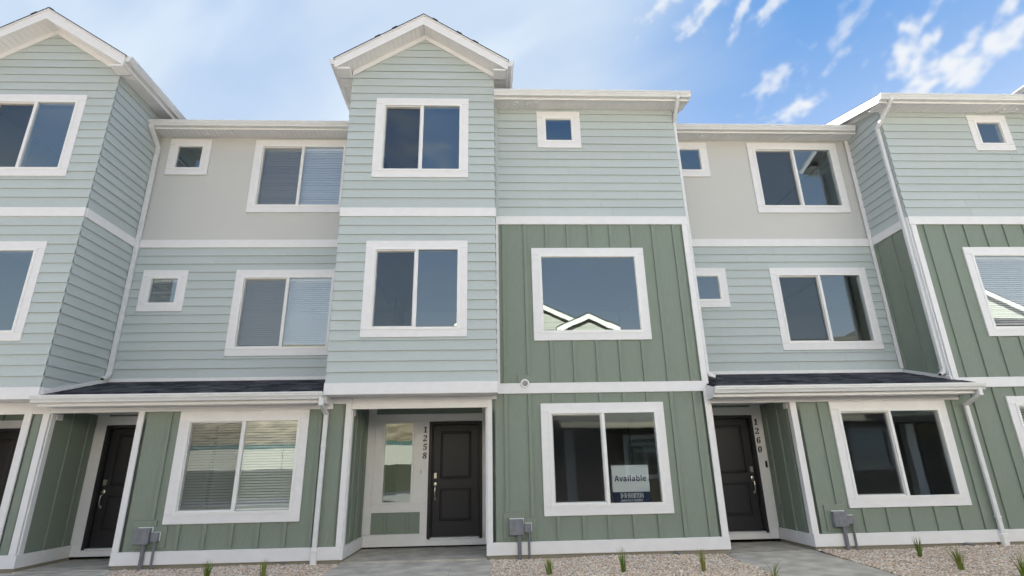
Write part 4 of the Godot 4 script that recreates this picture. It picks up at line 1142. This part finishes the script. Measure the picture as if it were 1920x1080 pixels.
func gravel(poly: PackedVector2Array, per_m2: float, label: String) -> void:
	var lo := poly[0]; var hi := poly[0]
	for p in poly: lo = lo.min(p); hi = hi.max(p)
	var n := int((hi.x - lo.x) * (hi.y - lo.y) * per_m2)
	var xs := []; var cs := []
	var pal := [[0.75, 0.59, 0.45], [0.80, 0.66, 0.52], [0.66, 0.48, 0.35], [0.80, 0.74, 0.66], [0.50, 0.42, 0.35], [0.76, 0.56, 0.42], [0.42, 0.34, 0.28], [0.85, 0.79, 0.71]]
	for k in n:
		var p := Vector2(rng.randf_range(lo.x, hi.x), rng.randf_range(lo.y, hi.y))
		if not Geometry2D.is_point_in_polygon(p, poly): continue
		var s := rng.randf_range(0.008, 0.017) if rng.randf() < 0.86 else rng.randf_range(0.018, 0.028)
		var b := Basis.from_euler(Vector3(rng.randf_range(-0.7, 0.7), rng.randf() * TAU, rng.randf_range(-0.7, 0.7))).scaled(Vector3(s, s * rng.randf_range(0.7, 1.0), s))
		var bump := 0.012 * sin(p.x * 2.1 + p.y) + 0.01 * sin(p.x * 5.3) * sin(p.y * 4.1)
		xs.append(Transform3D(b, Vector3(p.x, GY + 0.004 + bump + rng.randf_range(-0.006, 0.012), p.y)))
		var c: Array = pal[rng.randi() % pal.size()]
		var k2 := rng.randf_range(0.8, 1.12)
		cs.append(Color(c[0] * k2, c[1] * k2, c[2] * k2))
	var mm := MultiMesh.new()
	mm.transform_format = MultiMesh.TRANSFORM_3D
	mm.use_colors = true
	mm.mesh = pebble_mesh()
	mm.instance_count = xs.size()
	for k in xs.size():
		mm.set_instance_transform(k, xs[k])
		mm.set_instance_color(k, cs[k])
	var o := MultiMeshInstance3D.new()
	o.name = uname(self, "gravel")
	o.multimesh = mm
	o.material_override = M.pebble
	add_child(o, true)
	tag(o, label, "gravel", "", "stuff")

func tuft(at: Vector3, h: float, n: int, spread: float, seed_: int, label: String) -> void:
	var r := RandomNumberGenerator.new(); r.seed = seed_
	var st := newst()
	for k in n:
		var a := r.randf() * TAU
		var out := pow(r.randf(), 0.8) * spread
		var len_ := h * r.randf_range(0.5, 1.08)
		var w := r.randf_range(0.0028, 0.0055)
		var dirv := Vector3(cos(a), 0, sin(a))
		var side := Vector3(-sin(a), 0, cos(a)).rotated(Vector3.UP, r.randf_range(-0.6, 0.6))
		var root := dirv * r.randf_range(0.0, 0.035)
		var prev := []
		var col := Color(r.randf_range(0.75, 1.25), r.randf_range(0.8, 1.15), r.randf_range(0.7, 1.2))
		if r.randf() < 0.12: col = Color(2.2, 1.5, 2.2)
		for s in 7:
			var t := s / 6.0
			var p := root + Vector3(0, len_ * (t - 0.30 * out * t * t * t), 0) + dirv * (out * len_ * (0.25 * t + 0.75 * t * t))
			var ww := w * (1.0 - pow(t, 2.2)) + 0.0003
			var l := p - side * ww; var rr := p + side * ww
			if prev.size():
				var nn: Vector3 = (rr - l).cross(prev[0] - l).normalized()
				for v in [prev[0], prev[1], rr, prev[0], rr, l]:
					st.set_normal(nn); st.set_color(col); st.add_vertex(v)
			prev = [l, rr]
	var o := mi(self, "ornamental_grass", st.commit(), M.grass[seed_ % 3], Transform3D(Basis(), at))
	tag(o, label, "plant", "grass tufts in the gravel")

func pipe_stub(at: Vector3, label: String, big := false) -> void:
	var t := thing("drain_pipe", at, label, "pipe", "pipe stubs at the foundation")
	var p := [Vector3(at.x, -0.375, 0.0), Vector3(at.x, -0.375, 0.045), Vector3(at.x + 0.035, -0.40, 0.085), Vector3(at.x + 0.045, GY - 0.02, 0.095)] if not big else [Vector3(at.x - 0.06, -0.368, 0.0), Vector3(at.x - 0.06, -0.368, 0.05), Vector3(at.x + 0.02, -0.375, 0.08), Vector3(at.x + 0.06, -0.42, 0.09), Vector3(at.x + 0.07, GY - 0.05, 0.09)]
	mi(t, "pipe", sweep(p, 0.034, 0.034, Vector3(0, 0, 1), true), M.conduit)
	var q: Vector3 = p[1]
	mi(t, "pipe_collar", sweep([Vector3(q.x, q.y, 0.012), Vector3(q.x, q.y, 0.034)], 0.048, 0.048, Vector3(1, 0, 0), true), M.conduit)

func slab(called: String, pts: PackedVector2Array, y: float, m: Material) -> void:
	# polygon in x,z
	var fl := PackedVector2Array()
	for p in pts: fl.append(Vector2(p.x, -p.y))
	var o := mi(self, called, prism(fl, y - 0.1, y), m, Transform3D(Basis(Vector3.RIGHT, -PI / 2), Vector3.ZERO))
	tag(o, "", "", "", "structure")

func ground_works() -> void:
	var st := newst()
	quad(st, Vector3(-500, GY - 0.035, -500), Vector3(500, GY - 0.035, -500), Vector3(500, GY - 0.035, 500), Vector3(-500, GY - 0.035, 500), Vector3(0, 1, 0))
	var g := mi(self, "ground", st.commit(), M.soil)
	tag(g, "", "", "", "structure")
	var c: Array = M.concrete
	# porch slabs
	slab("porch_slab", PackedVector2Array([Vector2(-3.97, ZD - 0.1), Vector2(-1.6, ZD - 0.1), Vector2(-1.6, 0.045), Vector2(-3.97, 0.045)]), GY + 0.036, c[1])
	slab("porch_slab", PackedVector2Array([Vector2(2.46, ZE - 0.1), Vector2(3.94, ZE - 0.1), Vector2(3.94, 0.02), Vector2(2.46, 0.02)]), GY + 0.012, c[1])
	slab("porch_slab", PackedVector2Array([Vector2(-9.08, ZE - 0.1), Vector2(-7.6, ZE - 0.1), Vector2(-7.6, 0.02), Vector2(-9.08, 0.02)]), GY + 0.02, c[1])
	slab("porch_slab", PackedVector2Array([Vector2(-12, ZD - 0.1), Vector2(-9.52, ZD - 0.1), Vector2(-9.52, 0.02), Vector2(-12, 0.02)]), GY + 0.03, c[0])
	# walk to number 1258, jointed
	var zz := 0.05
	for k in 3:
		var z1 := zz + 1.22
		for s in [[-3.97, -3.395], [-3.39, -2.152], [-2.147, -1.548]]:
			slab("path", PackedVector2Array([Vector2(s[0], zz), Vector2(s[1], zz), Vector2(s[1], z1 - 0.005), Vector2(s[0], z1 - 0.005)]), GY + 0.012, c[(k + int(s[0] * 3)) % 3])
		zz = z1
	zz = 0.025
	for k in 3:
		var z1 := zz + 1.25
		slab("path", PackedVector2Array([Vector2(2.40 - 0.08 * minf(1, zz * 3), zz), Vector2(3.94 - 0.09 * zz, zz), Vector2(3.94 - 0.09 * z1, z1 - 0.006), Vector2(2.24, z1 - 0.006)]), GY + 0.004, c[k % 3])
		zz = z1
	zz = 0.025
	for k in 3:
		var z1 := zz + 1.25
		slab("path", PackedVector2Array([Vector2(-9.3, zz), Vector2(-7.42, zz), Vector2(-7.42, z1 - 0.006), Vector2(-9.3, z1 - 0.006)]), GY + 0.008, c[(k + 1) % 3])
		zz = z1
	# court walk
	for k in 22:
		slab("pavement", PackedVector2Array([Vector2(-20 + 2.0 * k, 3.8), Vector2(-18.006 + 2.0 * k, 3.8), Vector2(-18.006 + 2.0 * k, 5.6), Vector2(-20 + 2.0 * k, 5.6)]), GY + 0.008, c[k % 3])
	gravel(PackedVector2Array([Vector2(-7.41, 0.0), Vector2(-3.98, 0.0), Vector2(-3.98, 3.0), Vector2(-7.41, 3.0)]), 4200, "tan gravel between the walks under the window with blinds")
	gravel(PackedVector2Array([Vector2(-1.545, 0.0), Vector2(2.36, 0.0), Vector2(2.27, 0.9), Vector2(2.235, 3.0), Vector2(-1.545, 3.0)]), 4200, "tan gravel under the window with the sign")
	gravel(PackedVector2Array([Vector2(3.95, 0.0), Vector2(8.6, 0.0), Vector2(8.6, 3.2), Vector2(3.66, 3.2)]), 4200, "tan gravel beside the walk of number 1260")

# ------------------------------------------------------------------ across the court: what the panes mirror
func opposite() -> void:
	var zo := 12.2
	var x0 := -4.2; var x1 := 25.0
	var h := thing("opposite_house", Vector3((x0 + x1) * 0.5, GY, zo + 4), "two-storey tan and cream house across the court, its gables mirrored in the picture window", "house")
	var back := Transform3D(Basis(Vector3.UP, PI), Vector3(0, 0, zo))   # local x is -x
	var spots := [-0.75, 3.9, 8.5, 13.1, 17.7]
	var holes := []
	for q in spots:
		holes.append([-(q + 1.5), -q, 0.7, 2.1]); holes.append([-(q + 1.6), -q, 3.6, 5.0])
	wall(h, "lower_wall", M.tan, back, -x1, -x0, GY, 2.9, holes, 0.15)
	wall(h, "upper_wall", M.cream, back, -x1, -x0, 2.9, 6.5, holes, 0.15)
	for y in range(18):
		for q in [[x0, x1]]:
			if y < 13: continue
			box(h, "siding_board", M.cream, q[0], q[1], 2.95 + 0.19 * y, 3.128 + 0.19 * y, zo - 0.016, zo - 0.001)
	wall(h, "end_wall", M.cream, faces_left(x0), zo, zo + 8.0, GY, 6.5)
	wall(h, "end_wall", M.cream, faces_right(x1), -zo - 8.0, -zo, GY, 6.5)
	for q in spots:
		for r in [[0.7, 2.1, 1.5], [3.6, 5.0, 1.6]]:
			var w := group_node(h, "window", Vector3(q, r[0], zo))
			wall(w, "frame", M.white, back.translated(Vector3(0, 0, -0.04)), -(q + r[2] + 0.12), -q + 0.12, r[0] - 0.12, r[1] + 0.12, [[-(q + r[2] - 0.04), -q - 0.04, r[0] + 0.04, r[1] - 0.04]], 0.06)
			mi(w, "pane", flat(r[2], r[1] - r[0]), M.glass, Transform3D(Basis(), Vector3(q + r[2] / 2, (r[0] + r[1]) / 2, zo + 0.03)))
		box(h, "porch_post", M.white, q + 2.1, q + 2.45, GY, 2.4, zo - 0.35, zo - 0.02)
		box(h, "door", M.door, q + 2.6, q + 3.55, GY + 0.1, 1.75, zo - 0.04, zo - 0.002)
	# porch roof added along the whole front to shade the ground floor
	prism_x(h, "porch_roof", M.roof2, PackedVector2Array([Vector2(zo - 1.9, 2.42), Vector2(zo - 1.9, 2.54), Vector2(zo - 0.001, 3.1), Vector2(zo - 0.001, 2.42)]), x0, x1)
	box(h, "porch_fascia", M.tan, x0, x1, 2.35, 2.56, zo - 1.94, zo - 1.905)
	# gables: apex x, apex y, half width, slope
	for g in [[-0.04, 7.85, 2.75, 0.47], [2.53, 6.95, 1.15, 0.45], [19.6, 8.3, 2.6, 0.55], [22.9, 7.1, 1.15, 0.45]]:
		var gx: float = g[0]; var gy: float = g[1]; var hw: float = g[2]; var k: float = g[3]
		var zf := zo - (0.3 if hw > 2.0 else 0.75)
		mi(h, "gable", prism(PackedVector2Array([Vector2(-hw, gy - k * hw), Vector2(hw, gy - k * hw), Vector2(0, gy)]), 0, 0.4), M.gable, Transform3D(Basis(), Vector3(gx, -0.12, zf + 0.2)))
		for b in int(hw * k / 0.19):
			var yy := gy - k * hw + 0.19 * b
			var bw := (gy - yy - 0.19) / k
			if bw > 0.1: box(h, "siding_board", M.gable, gx - bw, gx + bw, yy - 0.12, yy + 0.058, zf + 0.182, zf + 0.199)
		for s in [-1.0, 1.0]:
			var e := hw + 0.15
			mi(h, "gable_fascia", prism(PackedVector2Array([Vector2(0, gy + 0.08), Vector2(0, gy - 0.14), Vector2(s * e, gy - 0.14 - k * e), Vector2(s * e, gy + 0.08 - k * e)]), 0, 0.05), M.cream, Transform3D(Basis(), Vector3(gx, 0, zf)))
			mi(h, "gable_roof", prism(PackedVector2Array([Vector2(0, gy + 0.12), Vector2(0, gy + 0.085), Vector2(s * e, gy + 0.085 - k * e), Vector2(s * e, gy + 0.12 - k * e)]), 0, 4.0), M.roof2, Transform3D(Basis(), Vector3(gx, 0, zf - 0.02)))
	prism_x(h, "roof", M.roof2, PackedVector2Array([Vector2(zo - 0.4, 6.3), Vector2(zo - 0.4, 6.45), Vector2(zo + 4.0, 7.4), Vector2(zo + 8.4, 6.4), Vector2(zo + 8.4, 6.25), Vector2(zo + 4.0, 7.25)]), x0 - 0.3, x1 + 0.3)
	box(h, "back_wall", M.tan, x0, x1, GY, 6.5, zo + 7.9, zo + 8.05)
	box(h, "room_wall", M.interior, x0, x1, GY, 6.5, zo + 3.0, zo + 3.1)
	box(h, "floor_slab", M.interior, x0, x1, 2.8, 2.95, zo + 0.16, zo + 7.9)
	# road, retaining wall, fence and hill beyond
	slab("road", PackedVector2Array([Vector2(-80, 21.5), Vector2(80, 21.5), Vector2(80, 28), Vector2(-80, 28)]), GY + 0.004, M.asphalt)
	var bank := prism_x(self, "added_embankment", M.bank, PackedVector2Array([Vector2(28.2, GY - 0.1), Vector2(29.95, 1.4), Vector2(29.95, GY - 0.1)]), -60, 60)  # added bank, coloured dark in place of ground lying in shade
	tag(bank, "", "", "", "structure")
	var rw := thing("retaining_wall", Vector3(0, GY, 30), "pale concrete retaining wall mirrored in the sidelight", "wall")
	for k in 8: box(rw, "wall_panel", M.retain, -64 + 16 * k, -48.03 + 16 * k, GY, 2.76, 30, 30.4, 0.01)
	var fe := thing("fence", Vector3(0, 2.5, 30.2), "dark teal screen fence on the retaining wall", "fence")
	for k in 32: box(fe, "fence_panel", M.teal, -64 + 4 * k, -60.06 + 4 * k, 2.76, 3.1, 30.15, 30.2, 0.005)
	var fn := FastNoiseLite.new(); fn.seed = 5; fn.frequency = 0.02; fn.fractal_octaves = 4
	var st := newst()
	var hh := func(i: int, j: int) -> Vector3:
		var x := -160.0 + i * 8.0
		var z := 31.0 + j * 6.0
		var rise := 15.0 * smoothstep(0.0, 1.0, j / 8.0)
		return Vector3(x, 2.9 + rise + fn.get_noise_2d(x, z) * 0.35 * (rise + 1.0), z)
	for i in 40:
		for j in 16:
			var a: Vector3 = hh.call(i, j); var b: Vector3 = hh.call(i + 1, j); var c: Vector3 = hh.call(i + 1, j + 1); var e: Vector3 = hh.call(i, j + 1)
			var n1 := (b - a).cross(c - a).normalized(); if n1.y < 0: n1 = -n1
			var n2 := (c - a).cross(e - a).normalized(); if n2.y < 0: n2 = -n2
			tri(st, a, b, c, n1); tri(st, a, c, e, n2)
	var hill := mi(self, "hill", st.commit(), M.hill)
	tag(hill, "", "", "", "structure")

# ------------------------------------------------------------------
func _ready() -> void:
	rng.seed = 20240611
	setup_view()
	make_materials()
	ground_works()
	house_1258()
	house_left()
	house_right()
	house_far_right()
	house_far_left()
	house_end_right()
	opposite()
	# blinds
	blind("open venetian blind behind the ground-floor window left of the entry of 1258", -6.70, -4.885, 0.42, 1.86, -0.075, 36.0)
	blind("venetian blind behind the wide middle-storey window beside the central gable", -6.68, -4.87, 3.42, 4.9, ZC - 0.075, 58.0)
	blind("venetian blind behind the wide window in the left stucco wall", -6.68, -4.87, 6.62, 8.09, ZC - 0.075, 62.0)
	blind("small venetian blind behind the square middle-storey window", -8.60, -8.02, 4.35, 4.91, ZC - 0.075, 35.0)
	blind("venetian blind behind the picture window beyond number 1260", 8.26, 10.12, 3.42, 4.9, -0.075, 58.0)
	blind("venetian blind in the last ground-floor window beyond the downspout", 8.21, 10.07, 0.4, 1.9, -0.075, 40.0)
	sign_board()
	utility("grey utility box with two conduits left of the window with the sign", -1.235, 0)
	utility("grey utility box with two conduits below the window with blinds", -7.26, 0)
	utility("grey utility box with two conduits beside the entry of 1260", 4.28, 0)
	pipe_stub(Vector3(-4.89, GY, 0), "small grey pipe stub beside the white downspout boot")
	pipe_stub(Vector3(1.52, GY, 0), "small grey pipe stub under the window with the sign")
	pipe_stub(Vector3(6.58, GY, 0), "curved grey pipe at the foundation near two grass tufts", true)
	tuft(Vector3(-5.62, GY, 0.98), 0.27, 70, 0.55, 1, "bushy grass tuft in the gravel under the blinds")
	tuft(Vector3(-4.83, GY, 0.98), 0.27, 46, 0.35, 2, "grass tuft in the gravel before the white downspout")
	tuft(Vector3(-0.74, GY, 1.50), 0.27, 50, 0.45, 3, "short grass tuft in the gravel before the utility box")
	tuft(Vector3(0.285, GY, 1.55), 0.36, 52, 0.25, 4, "tall thin grass tuft centred under the sign window")
	tuft(Vector3(1.43, GY, 1.50), 0.31, 46, 0.18, 5, "narrow upright grass tuft near the walk to 1260")
	tuft(Vector3(2.12, GY, 2.12), 0.32, 12, 1.1, 6, "sparse arching grass at the edge of the 1260 walk")
	tuft(Vector3(5.10, GY, 0.82), 0.31, 60, 0.4, 7, "upright grass tuft against the white base board")
	tuft(Vector3(4.78, GY, 1.96), 0.34, 70, 0.6, 8, "spreading grass tuft near the curved grey pipe")
	tuft(Vector3(5.12, GY, 2.52), 0.32, 40, 0.7, 9, "loose grass tuft in the gravel beyond the pipe")
